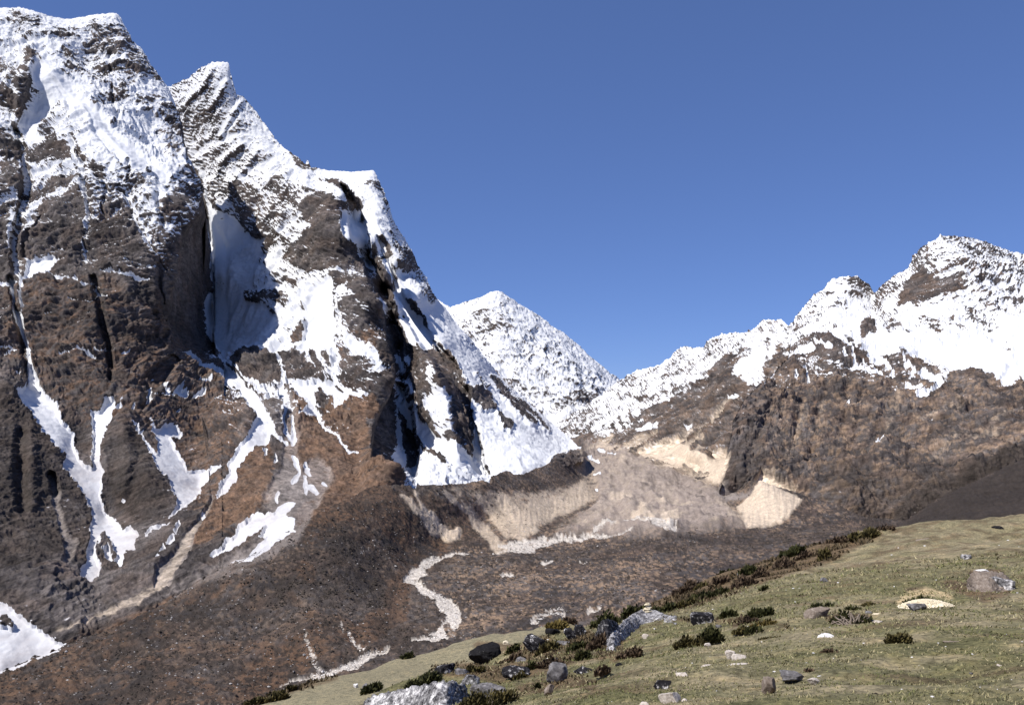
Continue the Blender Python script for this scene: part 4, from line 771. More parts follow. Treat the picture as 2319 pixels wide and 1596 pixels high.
_w += [np.array(v_, float) for v_ in ((0, 0, -1.68), (0, -12, 0.2), (-12, -6, -3.5), (14, -6, 0.3), (30, -10, 1.5), (-14, 4, -6.0), (-22, 18, -12.5), (-40, 20, -24), (-60, 60, -39))]
def _beyond(px, py, d, more, drop):
    p = at(np.array(px), np.array(py), np.array(d)); u = p[:2] / np.linalg.norm(p[:2]); return np.array([*(p[:2] + u * more), p[2] - drop])
for px_, py_, d_ in ((2319, 1196, 105), (2600, 1190, 105), (2150, 1201, 107), (2000, 1210, 107), (1900, 1226, 102), (1800, 1254, 102), (1700, 1288, 96), (1600, 1322, 92), (1500, 1362, 86)):
    _w.append(_beyond(px_, py_, d_, 14, 5.5)); _w.append(_beyond(px_, py_, d_, 60, 34)); _w.append(_beyond(px_, py_, d_, 150, 110))
for px_, py_, d_ in ((1280, 1405, 172), (1100, 1441, 152), (900, 1491, 132), (700, 1546, 116), (560, 1595, 106), (400, 1640, 96)):
    _w.append(_beyond(px_, py_, d_, 10, 5.5)); _w.append(_beyond(px_, py_, d_, 50, 34)); _w.append(_beyond(px_, py_, d_, 140, 110))
for px_, py_, d_, m_, dr_ in ((1000, 1562, 36, 26, 12.6), (1100, 1512, 50, 26, 11.6), (1250, 1465, 56, 36, 13.8), (1350, 1420, 66, 40, 15), (1430, 1392, 78, 40, 16), (940, 1596, 29, 20, 10.2)):
    _w.append(_beyond(px_, py_, d_, m_, dr_))
_w = np.array(_w)
_mz = rbf_fit(_w[:, :2] * 10, _w[:, 2], 25.0)
def meadow_base(x, y): return _mz(np.asarray(x) * 10, np.asarray(y) * 10)
def bumps(x, y):
    o = np.zeros_like(x)
    r = np.hypot(x, y); f = sm(30, 100, r)
    far = sm(-5, -25, x) * sm(60, 90, r)
    h = 0.16 * fbm(x / 2.6, y / 2.6, o + 1, 2) + 0.055 * ridged(x / 0.75, y / 0.62, o + 2, 2) + 0.026 * gn(x / 0.2, y / 0.2, o + 3)
    h2 = 0.55 * fbm(x / 7, y / 5, o + 5, 2) + 0.20 * ridged(x / 2.6, y / 1.7, o + 6, 2)
    return (h * (1 - f) + (0.6 * h + h2) * f) * (1 - 0.55 * far)
def meadow_z(x, y):
    x = np.atleast_1d(np.asarray(x, float)); y = np.atleast_1d(np.asarray(y, float))
    return meadow_base(x, y) + bumps(x, y)
def ground_at(px, py):
    """where the line of sight through a survey bearing first meets the meadow"""
    d = np.exp(np.linspace(math.log(5.0), math.log(240.0), 900))
    p = ray(px, py)[None] * d[:, None]
    g = p[:, 2] - meadow_base(p[:, 0], p[:, 1])
    i = np.argmax(g < 0)
    if i == 0: i = len(d) - 1
    t = g[i - 1] / (g[i - 1] - g[i] + 1e-9)
    return p[i - 1] + (p[i] - p[i - 1]) * t, d[i - 1] + (d[i] - d[i - 1]) * t

def meadow_material():
    m = bpy.data.materials.new('meadow_turf'); m.use_nodes = True
    nt = m.node_tree; N = nt.nodes; L = nt.links; N.clear()
    out = N.new('ShaderNodeOutputMaterial'); bs = N.new('ShaderNodeBsdfPrincipled'); bs.inputs['Roughness'].default_value = 0.95; bs.inputs['Specular IOR Level'].default_value = 0.1
    L.new(bs.outputs[0], out.inputs[0])
    tc = N.new('ShaderNodeTexCoord')
    def noise(sc, det=4, rough=0.6):
        n = N.new('ShaderNodeTexNoise'); n.inputs['Scale'].default_value = sc; n.inputs['Detail'].default_value = det; n.inputs['Roughness'].default_value = rough
        L.new(tc.outputs['Object'], n.inputs['Vector']); return n.outputs[0]
    def ramp(v, stops):
        r = N.new('ShaderNodeValToRGB'); L.new(v, r.inputs[0]); e = r.color_ramp.elements
        while len(e) < len(stops): e.new(0.5)
        for i, (p, c) in enumerate(stops): e[i].position = p; e[i].color = (*c, 1)
        return r.outputs[0]
    def mix(f, a, b, mode='MIX'):
        n = N.new('ShaderNodeMixRGB'); n.blend_type = mode
        for i, v in enumerate((f, a, b)):
            if isinstance(v, float): n.inputs[i].default_value = v
            else: L.new(v, n.inputs[i])
        return n.outputs[0]
    at_ = N.new('ShaderNodeAttribute'); at_.attribute_name = 'ground'
    fine = ramp(noise(7.0, 6, 0.7), [(0.30, (0.34, 0.32, 0.27)), (0.5, (0.95, 0.93, 0.88)), (0.70, (1.75, 1.62, 1.45))])
    med = ramp(noise(1.3, 4, 0.65), [(0.32, (0.62, 0.62, 0.6)), (0.5, (1, 1, 1)), (0.68, (1.28, 1.2, 1.1))])
    cfin = mix(1.0, mix(1.0, at_.outputs['Color'], fine, 'MULTIPLY'), med, 'MULTIPLY')
    L.new(cfin, bs.inputs['Base Color'])
    bp = N.new('ShaderNodeBump'); bp.inputs['Strength'].default_value = 0.9; bp.inputs['Distance'].default_value = 0.05
    L.new(noise(9.0, 6, 0.7), bp.inputs['Height']); L.new(bp.outputs[0], bs.inputs['Normal'])
    return m

GREEN = np.array([0.135, 0.130, 0.068]); OLIVE = np.array([0.195, 0.178, 0.110]); DRY = np.array([0.285, 0.243, 0.165]); EARTH = np.array([0.085, 0.06, 0.042]); HEATH = np.array([0.12, 0.085, 0.055])
def build_meadow():
    nr, nc = 520, 500
    r = np.exp(np.linspace(math.log(2.5), math.log(330.0), nr))
    a = np.radians(np.linspace(-56, 56, nc))
    Rr, A = np.meshgrid(r, a, indexing='ij')
    x = (Rr * np.sin(A)).ravel(); y = (Rr * np.cos(A)).ravel()
    zb = meadow_base(x, y); z = zb + bumps(x, y)
    P = np.stack([x, y, z], -1)
    qx, qy = bearing(P); o = np.zeros_like(x)
    rr = np.hypot(x, y)
    terr = sm(60, 85, rr) * sm(1330, 1240, qx)
    p1 = fbm(x / 9, y / 9, o, 3); p2 = fbm(x / 2.2, y / 2.2, o + 4, 3); p3 = fbm(x / 25, y / 25, o + 8, 2)
    c = lerp(np.broadcast_to(GREEN, P.shape), OLIVE, np.clip(sm(-0.3, 0.4, p1 + 0.5 * p2) + 0.75 * sm(25, 80, rr), 0, 1))
    c = lerp(c, DRY, np.clip(sm(0.05, 0.5, p2 * 0.8 + p3 * 0.6) * 0.65 + 0.25 * sm(40, 100, rr), 0, 1))
    c = lerp(c, HEATH, 0.6 * sm(0.18, 0.5, fbm(x / 3.1 + 9, y / 1.9, o + 12, 3)))
    c = lerp(c, HEATH * 0.8, 0.55 * sm(30, 60, rr) * (1 - terr) * sm(0.12, 0.4, fbm(x / 1.7 + 3, y / 3.2, o + 15, 2)))
    c = lerp(c, np.array([0.235, 0.215, 0.150]), terr * 0.85)
    K = sample('M', qx + 4 * p2, qy + 3 * p1)
    c = lerp(c, HEATH, np.clip(K, 0, 1) * sm(-0.5, 0.2, p2 + K - 0.3))
    E = sample('E', qx + 2 * p2, qy + 1.5 * p1)
    c = lerp(c, EARTH, np.clip(E, 0, 1))
    Y = sample('Y', qx + 2 * p2, qy + 1.5 * p1)
    c = lerp(c, np.array([0.50, 0.40, 0.25]), np.clip(Y, 0, 1))
    edge = np.clip(sm(0.25, 0.6, (np.gradient(zb.reshape(nr, nc), axis=0) / np.gradient(Rr, axis=0)).ravel() * -1 - 0.1), 0, 1) * sm(70, 90, rr)
    c = lerp(c, HEATH * 0.7, edge * 0.9)
    F = grid_faces(nr, nc)[:, ::-1]
    ob = make_mesh('meadow', P, F, dict(ground=np.clip(c, 0.01, 0.9)), meadow_material())
    return ob
for k_ in 'MEY': SHEET[k_] = np.zeros((NH, NW), np.float32)
for g_, w_ in (([(990, 1515), (1060, 1515), (1130, 1525), (1200, 1505), (1260, 1490), (1330, 1440)], [20, 30, 40, 50, 60, 30]), ([(1330, 1450), (1400, 1460), (1360, 1480)], 26), ([(1180, 1560), (1290, 1540), (1340, 1550)], 24),
               ([(1400, 1395), (1480, 1345), (1560, 1320), (1660, 1310), (1760, 1265), (1880, 1235), (1990, 1205)], [30, 44, 50, 50, 36, 30, 14]), ([(560, 1598), (660, 1560), (760, 1535)], [16, 10, 6]), ([(1085, 1460), (1180, 1470), (1240, 1445)], 20),
               ([(1690, 1400), (1660, 1412)], 16), ([(1390, 1490), (1440, 1475)], 16), ([(2150, 1320), (2230, 1345), (2280, 1340)], [20, 36, 16]), ([(2200, 1300), (2260, 1296)], 20), ([(1500, 1400), (1660, 1405), (1780, 1415)], 5), ([(1880, 1402), (1960, 1400)], 20)):
    stroke('M', g_, w_, 0.85, 6)
poly('M', [(1400, 1360), (1480, 1322), (1600, 1298), (1700, 1266), (1800, 1238), (1900, 1222), (2000, 1200), (1990, 1214), (1880, 1272), (1720, 1322), (1640, 1352), (1560, 1376), (1480, 1396), (1400, 1400)], 0.9, 6)
for g_, w_ in (([(2130, 1322), (2170, 1318), (2215, 1326)], 6), ([(2050, 1333), (2100, 1331)], 5), ([(2200, 1300), (2215, 1325)], 10)):
    stroke('E', g_, w_, 0.9, 2)
for g_, w_ in (([(1090, 1462), (1108, 1461)], 5), ([(2035, 1365), (2060, 1345), (2100, 1338), (2150, 1350)], [10, 16, 18, 10])):
    stroke('Y', g_, w_, 0.9, 2)
build_meadow()

# ------------------------------------------------------------------ materials for stones and shrubs
def nodes(name, rough=0.9):
    m = bpy.data.materials.new(name); m.use_nodes = True
    nt = m.node_tree; N = nt.nodes; L = nt.links; N.clear()
    out = N.new('ShaderNodeOutputMaterial'); bs = N.new('ShaderNodeBsdfPrincipled'); bs.inputs['Roughness'].default_value = rough; bs.inputs['Specular IOR Level'].default_value = 0.15
    L.new(bs.outputs[0], out.inputs[0]); tc = N.new('ShaderNodeTexCoord')
    return m, N, L, bs, tc
def stone_material(name, dark, base, light, lo, hi, scale=3.0, bump=0.05):
    m, N, L, bs, tc = nodes(name)
    a = N.new('ShaderNodeTexNoise'); a.inputs['Scale'].default_value = scale; a.inputs['Detail'].default_value = 6; a.inputs['Roughness'].default_value = 0.7
    b = N.new('ShaderNodeTexNoise'); b.inputs['Scale'].default_value = scale * 4.3; b.inputs['Detail'].default_value = 4; b.inputs['Roughness'].default_value = 0.7
    L.new(tc.outputs['Object'], a.inputs['Vector']); L.new(tc.outputs['Object'], b.inputs['Vector'])
    s = N.new('ShaderNodeMath'); s.operation = 'MULTIPLY_ADD'; s.inputs[1].default_value = 0.45; L.new(b.outputs[0], s.inputs[0])
    s2 = N.new('ShaderNodeMath'); s2.operation = 'MULTIPLY'; s2.inputs[1].default_value = 0.55; L.new(a.outputs[0], s2.inputs[0]); L.new(s2.outputs[0], s.inputs[2])
    r = N.new('ShaderNodeValToRGB'); e = r.color_ramp.elements
    e[0].position = lo; e[0].color = (*dark, 1); e[1].position = hi; e[1].color = (*light, 1)
    k = e.new((lo + hi) / 2); k.color = (*base, 1)
    L.new(s.outputs[0], r.inputs[0]); L.new(r.outputs[0], bs.inputs['Base Color'])
    bp = N.new('ShaderNodeBump'); bp.inputs['Strength'].default_value = 0.8; bp.inputs['Distance'].default_value = bump
    L.new(s.outputs[0], bp.inputs['Height']); L.new(bp.outputs[0], bs.inputs['Normal'])
    return m
SM = dict(
    lichen=stone_material('black_lichen_stone', (0.014, 0.013, 0.015), (0.05, 0.047, 0.05), (0.62, 0.59, 0.57), 0.47, 0.60, 2.4),
    black=stone_material('black_stone', (0.010, 0.009, 0.010), (0.02, 0.019, 0.02), (0.45, 0.43, 0.41), 0.50, 0.70, 1.6),
    slab=stone_material('pale_lichen_slab', (0.03, 0.028, 0.03), (0.22, 0.21, 0.21), (0.72, 0.69, 0.67), 0.42, 0.60, 2.2),
    grey=stone_material('grey_stone', (0.06, 0.055, 0.055), (0.15, 0.14, 0.14), (0.36, 0.345, 0.34), 0.36, 0.66, 3.0),
    pale=stone_material('pale_granite', (0.26, 0.215, 0.18), (0.48, 0.42, 0.36), (0.64, 0.58, 0.52), 0.34, 0.62, 6.0, 0.025),
    white=stone_material('white_granite', (0.45, 0.42, 0.40), (0.68, 0.65, 0.63), (0.80, 0.78, 0.76), 0.34, 0.62, 6.0, 0.02),
    brown=stone_material('brown_stone', (0.10, 0.075, 0.06), (0.20, 0.16, 0.13), (0.34, 0.29, 0.25), 0.36, 0.66, 5.0, 0.02),
    cream=stone_material('cream_stone', (0.50, 0.42, 0.28), (0.66, 0.57, 0.41), (0.78, 0.71, 0.56), 0.34, 0.64, 6.0, 0.02))
def leaf_material(name):
    m, N, L, bs, tc = nodes(name, 0.7)
    a = N.new('ShaderNodeAttribute'); a.attribute_name = 'leaf'
    L.new(a.outputs['Color'], bs.inputs['Base Color'])
    return m
M_LEAF = leaf_material('juniper_needles')
m_, N_, L_, bs_, tc_ = nodes('weathered_wood', 0.85)
n_ = N_.new('ShaderNodeTexNoise'); n_.inputs['Scale'].default_value = 14; L_.new(tc_.outputs['Object'], n_.inputs['Vector'])
r_ = N_.new('ShaderNodeValToRGB'); r_.color_ramp.elements[0].color = (0.09, 0.07, 0.055, 1); r_.color_ramp.elements[1].color = (0.33, 0.27, 0.22, 1)
L_.new(n_.outputs[0], r_.inputs[0]); L_.new(r_.outputs[0], bs_.inputs['Base Color']); M_WOOD = m_
m_, N_, L_, bs_, tc_ = nodes('dark_dung', 0.95); bs_.inputs['Base Color'].default_value = (0.022, 0.017, 0.013, 1); M_DUNG = m_

# ------------------------------------------------------------------ stones
import bmesh
_ico = {}
def ico(n):
    if n == 0: return np.array([(1, 0, 0), (-1, 0, 0), (0, 1, 0), (0, -1, 0), (0, 0, 1), (0, 0, -1)], float), np.array([(0, 2, 4), (2, 1, 4), (1, 3, 4), (3, 0, 4), (2, 0, 5), (1, 2, 5), (3, 1, 5), (0, 3, 5)])
    if n not in _ico:
        bm = bmesh.new(); bmesh.ops.create_icosphere(bm, subdivisions=n, radius=1.0)
        V = np.array([v.co[:] for v in bm.verts]); F = np.array([[v.index for v in f.verts] for f in bm.faces]); bm.free()
        _ico[n] = (V, F)
    return _ico[n]
def stone_mesh(seed, size, sub=3, cuts=13, rough=0.10, crag=0.0, taper=0.0, lean=0.0, twin=0.0):
    """a stone: a ball cut by random planes, roughened, scaled to (w, d, h) with its base at z = 0"""
    rs = np.random.RandomState(seed); V, F = ico(sub); V = V.copy()
    for i in range(cuts):
        n = rs.normal(size=3); n /= np.linalg.norm(n)
        if i == 0: n = np.array([0.15 * rs.normal(), 0.15 * rs.normal(), 1.0]); n /= np.linalg.norm(n)
        t = rs.uniform(0.42, 0.82); s = V @ n
        V -= np.where(s > t, s - t, 0)[:, None] * n * 0.98
    o = rs.uniform(0, 50, 3)
    q_ = V * 1.7 + o
    V *= (1 + rough * 1.3 * gn(*q_.T) + rough * 0.7 * gn(*(q_ * 2.6).T) + crag * (ridged(*(q_ * 2.2).T, 2) - 0.3) + rough * 0.4 * gn(*(q_ * 6).T))[:, None]
    if twin:
        V[:, 2] -= twin * np.exp(-((V[:, 0] - 0.1) / 0.22) ** 2) * (V[:, 2] > 0)
    if taper: V[:, :2] *= (1 - taper * (V[:, 2:] * 0.5 + 0.5))
    if lean: V[:, 0] += lean * V[:, 2]
    lo, hi = V.min(0), V.max(0)
    V = (V - lo) / (hi - lo) - np.array([0.5, 0.5, 0])
    V[:, 2] = np.maximum(V[:, 2] - 0.12, -0.14) / 0.88
    return V * np.array(size), F
def tag(o, label, cat, group=None):
    o['label'] = label; o['category'] = cat
    if group: o['group'] = group
    return o
_cnt = [100]
def stone(px, py, w, h, kind, label, name='boulder', d=None, depth=0.8, rz=None, group=None, cat=None, rough=0.10, crag=0.0, cuts=13, taper=0.0, lean=0.0, twin=0.0, tilt=0.0, smooth=True, sink=0.06, seed=None):
    """px: middle bearing, py: bearing of the base, w and h: survey size"""
    _cnt[0] += 1; seed = seed or _cnt[0]
    g, D = ground_at(px, py)
    W, H = w / FOC * D, h / FOC * D
    sub = 5 if w > 60 else 4 if w > 24 else 3 if w > 9 else 2
    V, F = stone_mesh(seed, (W, W * depth, H * (1 + sink)), sub, cuts, rough, crag, taper, lean, twin)
    me = bpy.data.meshes.new(name); me.from_pydata(V.tolist(), [], F.tolist()); me.polygons.foreach_set('use_smooth', np.full(len(F), smooth)); me.materials.append(SM[kind])
    if w > 14:
        try: me.set_sharp_from_angle(angle=math.radians(38))
        except Exception: pass
    o = bpy.data.objects.new(name, me); col.objects.link(o)
    u = g[:2] / np.linalg.norm(g[:2])
    x, y = g[:2] + u * W * depth * 0.35
    z = min(float(meadow_base(np.array([x]), np.array([y]))[0]), g[2]) + 0.0
    o.location = (x, y, z - sink * H)
    o.rotation_euler = (0, tilt, math.atan2(-u[0], u[1]) + (0 if rz is None else rz))
    return tag(o, label, cat or name, group)

# ------------------------------------------------------------------ shrubs
LEAFC = dict(green=((0.012, 0.015, 0.006), (0.085, 0.082, 0.028)), olive=((0.025, 0.022, 0.009), (0.15, 0.12, 0.045)), brown=((0.035, 0.023, 0.015), (0.16, 0.11, 0.07)), gold=((0.06, 0.045, 0.014), (0.23, 0.17, 0.055)))
def shrub_geometry(seed, W, Dp, H, kind, n, leaf):
    rs = np.random.RandomState(seed)
    k = max(3, int(3 + W / max(H, 0.05) * 1.6))
    cx = rs.uniform(-0.42, 0.42, k) * W; cy = rs.uniform(-0.35, 0.35, k) * Dp
    e = 1 - 0.6 * (np.abs(cx) / (0.5 * W)) ** 1.5
    ch = H * e * rs.uniform(0.4, 1.05, k); cr = rs.uniform(0.55, 1.0, k) * min(max(H * 0.75, W * 0.13), W * 0.4)
    i = rs.randint(0, k, n)
    v = rs.normal(size=(n, 3)); v /= np.linalg.norm(v, axis=1, keepdims=True); v[:, 2] = np.abs(v[:, 2])
    rad = rs.uniform(0.2, 1.0, n) ** 0.5 * rs.choice([1.0, 1.0, 1.0, 1.22], n)
    P = np.stack([cx[i] + v[:, 0] * cr[i] * rad, cy[i] + v[:, 1] * cr[i] * rad * 0.9, 0.03 * H + v[:, 2] * ch[i] * rad * 0.92], -1)
    P[:, 0] = np.clip(P[:, 0], -0.5 * W, 0.5 * W)
    up = v * 0.75 + np.array([0.1, 0, 0.55]) + rs.normal(scale=0.35, size=(n, 3)); up /= np.linalg.norm(up, axis=1, keepdims=True)
    sd = np.cross(up, rs.normal(size=(n, 3))); sd /= np.linalg.norm(sd, axis=1, keepdims=True) + 1e-9
    L_ = leaf * rs.uniform(0.6, 1.5, n)[:, None]
    a = P - sd * L_ * 0.16; b = P + sd * L_ * 0.16; t = P + up * L_; m1 = P + up * L_ * 0.5 + sd * L_ * 0.26; m2 = P + up * L_ * 0.5 - sd * L_ * 0.26
    V = np.stack([a, b, m1, t, m2], 1).reshape(-1, 3); F = (np.arange(n)[:, None] * 5 + np.arange(5)[None])
    c0, c1 = np.array(LEAFC[kind][0]), np.array(LEAFC[kind][1])
    f = np.clip(rs.beta(1.6, 2.2, n), 0, 1)[:, None]
    C = np.repeat(c0 + (c1 - c0) * f, 5, 0)
    return V, F, C, list(zip(cx, cy, ch))
def poly_mesh(name, V, F, mat, attrs=None, smooth=False):
    me = bpy.data.meshes.new(name); k = F.shape[1]
    me.vertices.add(len(V)); me.vertices.foreach_set('co', np.asarray(V, np.float32).ravel())
    me.loops.add(F.size); me.loops.foreach_set('vertex_index', F.astype(np.int32).ravel())
    me.polygons.add(len(F)); me.polygons.foreach_set('loop_start', np.arange(0, F.size, k, dtype=np.int32)); me.polygons.foreach_set('use_smooth', np.full(len(F), smooth))
    me.update(calc_edges=True)
    for a_, v in (attrs or {}).items():
        a = me.attributes.new(a_, 'FLOAT_COLOR', 'POINT'); a.data.foreach_set('color', np.concatenate([v, np.ones((len(v), 1))], 1).astype(np.float32).ravel())
    me.materials.append(mat); return me
def twig(pts, r0, r1, n=5):
    pts = np.array(pts, float); V = []; F = []
    for i, p in enumerate(pts):
        d = pts[min(i + 1, len(pts) - 1)] - pts[max(i - 1, 0)]; d /= np.linalg.norm(d) + 1e-9
        s = np.cross(d, [0.3, 0.2, 0.9]); s /= np.linalg.norm(s) + 1e-9; t = np.cross(d, s); r = r0 + (r1 - r0) * i / (len(pts) - 1)
        for j in range(n):
            a = 2 * math.pi * j / n; V.append(p + (s * math.cos(a) + t * math.sin(a)) * r)
    for i in range(len(pts) - 1):
        for j in range(n): F.append((i * n + j, i * n + (j + 1) % n, (i + 1) * n + (j + 1) % n, (i + 1) * n + j))
    return V, F
def twigs_mesh(name, curves):
    V = []; F = []
    for pts, r0, r1 in curves:
        v, f = twig(pts, r0, r1); F += [tuple(a + len(V) for a in q_) for q_ in f]; V += v
    me = bpy.data.meshes.new(name); me.from_pydata([tuple(p) for p in V], [], F); me.materials.append(M_WOOD); return me
def shrub(px, py, w, h, kind, label, name='juniper_shrub', cat='shrub', group=None, depth=0.7, twigs=True, dens=1.0, back=0.3):
    _cnt[0] += 1; seed = _cnt[0]
    g, D = ground_at(px, py)
    W, H = w / FOC * D, h / FOC * D * 1.02
    leaf = max(3.3 / 804.0 * D, 0.06); n = int(min(2600, max(90, 1.7 * w * h * 0.42 * dens)))
    V, F, C, tips = shrub_geometry(seed, W, W * depth if W * depth < 2.2 * H else 2.2 * H, H, kind, n, leaf)
    u = g[:2] / np.linalg.norm(g[:2]); dd = min(W * depth, 2.2 * H) * back
    x, y = g[:2] + u * dd
    z = float(meadow_base(np.array([x]), np.array([y]))[0])
    rz = math.atan2(-u[0], u[1])
    # follow the slope of the hillside
    ex, ey = math.cos(rz), math.sin(rz)
    gx = (meadow_base(np.array([x + ex * 0.5 * W]), np.array([y + ey * 0.5 * W]))[0] - meadow_base(np.array([x - ex * 0.5 * W]), np.array([y - ey * 0.5 * W]))[0]) / W
    gy = float(meadow_base(np.array([x - ey * 0.3]), np.array([y + ex * 0.3]))[0] - meadow_base(np.array([x + ey * 0.3]), np.array([y - ex * 0.3]))[0]) / 0.6
    V[:, 2] += gx * V[:, 0] + np.clip(gy, -1, 1) * V[:, 1] - 0.03 * H
    root = bpy.data.objects.new(name, None); col.objects.link(root); root.location = (x, y, z); root.rotation_euler = (0, 0, rz); root.empty_display_size = 0.2
    fo = bpy.data.objects.new('foliage', poly_mesh('foliage', V, F, M_LEAF, dict(leaf=C))); col.objects.link(fo); fo.parent = root
    if twigs and w > 14:
        rs = np.random.RandomState(seed + 7); cv = []
        for tx, ty, th in tips:
            cv.append(([(tx * 0.25, ty * 0.25, -0.08), (tx * 0.6, ty * 0.6, th * 0.35 + gx * tx * .6), (tx, ty, th * 0.8 + gx * tx)], max(0.012, 0.0009 * D), max(0.006, 0.0004 * D)))
        st = bpy.data.objects.new('stems', twigs_mesh('stems', cv)); col.objects.link(st); st.parent = root; st['kind'] = 'stuff'
    return tag(root, label, cat, group)

def outcrop(top, base, thick, kind, label, name='rock', cat='rock', rough=0.10, strip=0.0, nu=90, nv=40, seed=1, bulge=0.5):
    """bedrock outcrop: lofted from its foot (where it meets the turf) up and back to its crest, then down behind"""
    top = np.array(top, float); base = np.array(base, float)
    t = np.linspace(0, 1, nu)
    def res(a):
        L = np.concatenate([[0], np.cumsum(np.hypot(*np.diff(a, axis=0).T))]); L /= L[-1]
        return np.stack([np.interp(t, L, a[:, 0]), np.interp(t, L, a[:, 1])], -1)
    top = res(top); base = res(base)
    B = []; Dd = []
    for p in base:
        g, D = ground_at(*p); B.append(g); Dd.append(D)
    B = np.array(B); Dd = np.array(Dd)
    k = np.ones(15) / 15; Dd = np.convolve(np.pad(Dd, 7, mode='edge'), k, 'valid')
    B = at(base[:, 0], base[:, 1], Dd)
    sz = (base[:, 1] - top[:, 1]) / FOC * Dd
    T = at(top[:, 0], top[:, 1], Dd + thick * np.sin(np.pi * np.clip(t, 0.04, 0.96)) ** 0.5)
    v = np.linspace(-0.25, 1, nv)[:, None, None]
    vv = np.clip(v, 0, 1)
    G = B[None] + (T - B)[None] * v
    out = np.sin(np.pi * vv * 0.9) * bulge * (sz * 0.35)[None, :, None]
    G = G + out * np.array([0, -0.75, 0.5])
    nb = 14; w = np.linspace(0, 1, nb + 1)[1:, None, None]
    u = T / np.linalg.norm(T[:, :2], axis=1)[:, None]
    bk = T[None] + w * (u * np.array([1, 1, 0]))[None] * thick * 1.2 - (w ** 1.6) * np.array([0, 0, 1.0]) * (sz * 1.6 + 0.5)[None, :, None]
    G = np.concatenate([G, bk], 0)
    n = -normals(G); n[..., :] *= np.where((n * G).sum(-1, keepdims=True) > 0, -1, 1)
    fl = G.reshape(-1, 3); s = max(sz.max(), 0.3)
    q_ = fl / s * 2.2 + seed * 7.3
    d = rough * s * (gn(*(q_ * 0.8).T) + 0.8 * (ridged(*(q_ * 1.7).T, 2) - 0.4) + 0.4 * gn(*(q_ * 5).T))
    if strip: d = d + strip * s * ridged(q_[:, 0] * 0.4 + q_[:, 2] * 1.1, q_[:, 1] * 0.4, q_[:, 2] * 2.0 - q_[:, 0] * 2.6, 2)
    fl = fl + n.reshape(-1, 3) * d[:, None]
    o0 = B.mean(0)
    F = grid_faces(G.shape[0], nu)
    me = poly_mesh(name, fl - o0, F, SM[kind], None, True)
    ob = bpy.data.objects.new(name, me); col.objects.link(ob); ob.location = o0
    return tag(ob, label, cat)

# ------------------------------------------------------------------ boulders on the hillside
stone(1098, 1507, 76, 47, 'black', 'black boulder with a white-flecked top standing alone on the lower terrace edge', depth=0.7, cuts=7, crag=0.05, rough=0.08, taper=-0.1, seed=12)
stone(1006, 1528, 52, 26, 'lichen', 'dark boulder with white lichen left of and below the lone black boulder', depth=0.8, crag=0.05, lean=0.3)
stone(1046, 1530, 34, 17, 'grey', 'low grey slab leaning on the white-lichened boulder below the lone black boulder', name='rock_slab', cat='rock', depth=0.6)
stone(1066, 1550, 42, 24, 'slab', 'jagged pale pointed rock standing behind the big white-streaked slab', name='rock', depth=0.7, crag=0.12, taper=0.3, seed=31)
stone(1106, 1582, 86, 32, 'grey', 'dull grey low rock between the big white-streaked slab and the grass', name='rock', depth=0.6, crag=0.05)
stone(1216, 1474, 66, 36, 'lichen', 'wide speckled lichen boulder among junipers right of the lone black boulder', depth=0.6, crag=0.05, rough=0.08)
stone(1290, 1450, 28, 28, 'lichen', 'left half of the twin speckled boulders near the bright upper terrace edge', depth=0.8, crag=0.06)
stone(1312, 1440, 32, 26, 'lichen', 'right and higher half of the twin speckled boulders near the terrace edge', depth=0.8, crag=0.06)
stone(1252, 1438, 36, 16, 'black', 'dark low rock half hidden beneath the golden shrub on the terrace edge', name='rock', depth=0.6)
stone(1277, 1459, 52, 9, 'grey', 'thin flat grey slab lying below the twin speckled boulders', name='rock_slab', cat='rock', depth=0.5)
outcrop([(824, 1590), (850, 1578), (890, 1566), (940, 1556), (985, 1548), (1020, 1545), (1048, 1549), (1058, 1562)], [(826, 1612), (880, 1622), (940, 1626), (1000, 1622), (1040, 1606), (1064, 1590)], 1.6, 'slab', 'huge white-streaked lichen slab cut off by the bottom edge of the photo', name='rock_slab', rough=0.08, strip=0.06, seed=3)
outcrop([(1349, 1440), (1356, 1414), (1366, 1404), (1378, 1402), (1392, 1406), (1402, 1416), (1412, 1412)], [(1350, 1452), (1362, 1464), (1380, 1468), (1396, 1460), (1408, 1446), (1416, 1440)], 2.2, 'lichen', 'steep dark-faced knob at the left end of the long whaleback rock', rough=0.06, seed=5)
outcrop([(1376, 1462), (1392, 1432), (1410, 1410), (1432, 1392), (1455, 1381), (1470, 1379), (1488, 1385), (1508, 1398), (1532, 1409)], [(1374, 1470), (1388, 1472), (1404, 1460), (1424, 1440), (1444, 1424), (1466, 1412), (1488, 1407), (1510, 1408), (1532, 1411)], 3.0, 'slab', 'long whaleback rock with pale striped flank carrying the white cairn', rough=0.05, strip=0.05, seed=8)
outcrop([(2190, 1328), (2196, 1302), (2206, 1292), (2240, 1293), (2270, 1297), (2290, 1310), (2296, 1324)], [(2190, 1332), (2210, 1340), (2240, 1340), (2262, 1336), (2284, 1332), (2298, 1326)], 1.6, 'brown', 'large brown earth-covered outcrop with a white slab face on the right', name='outcrop', rough=0.09, seed=9)
stone(1590, 1415, 54, 30, 'lichen', 'dark dome-shaped rock set in the grass right of the whaleback rock', name='rock', depth=0.7, cuts=6, rough=0.06)
stone(1462, 1447, 17, 14, 'pale', 'single cream stone on grass just below the whaleback rock', name='stone', smooth=False)
stone(1592, 1458, 13, 11, 'pale', 'small pinkish stone tucked inside the large juniper', name='stone')
stone(1603, 1466, 17, 11, 'pale', 'small pale stone at the front foot of the large juniper', name='stone')
stone(1628, 1422, 15, 9, 'grey', 'dark stone with a lit flank just above the large juniper', name='stone', smooth=False)
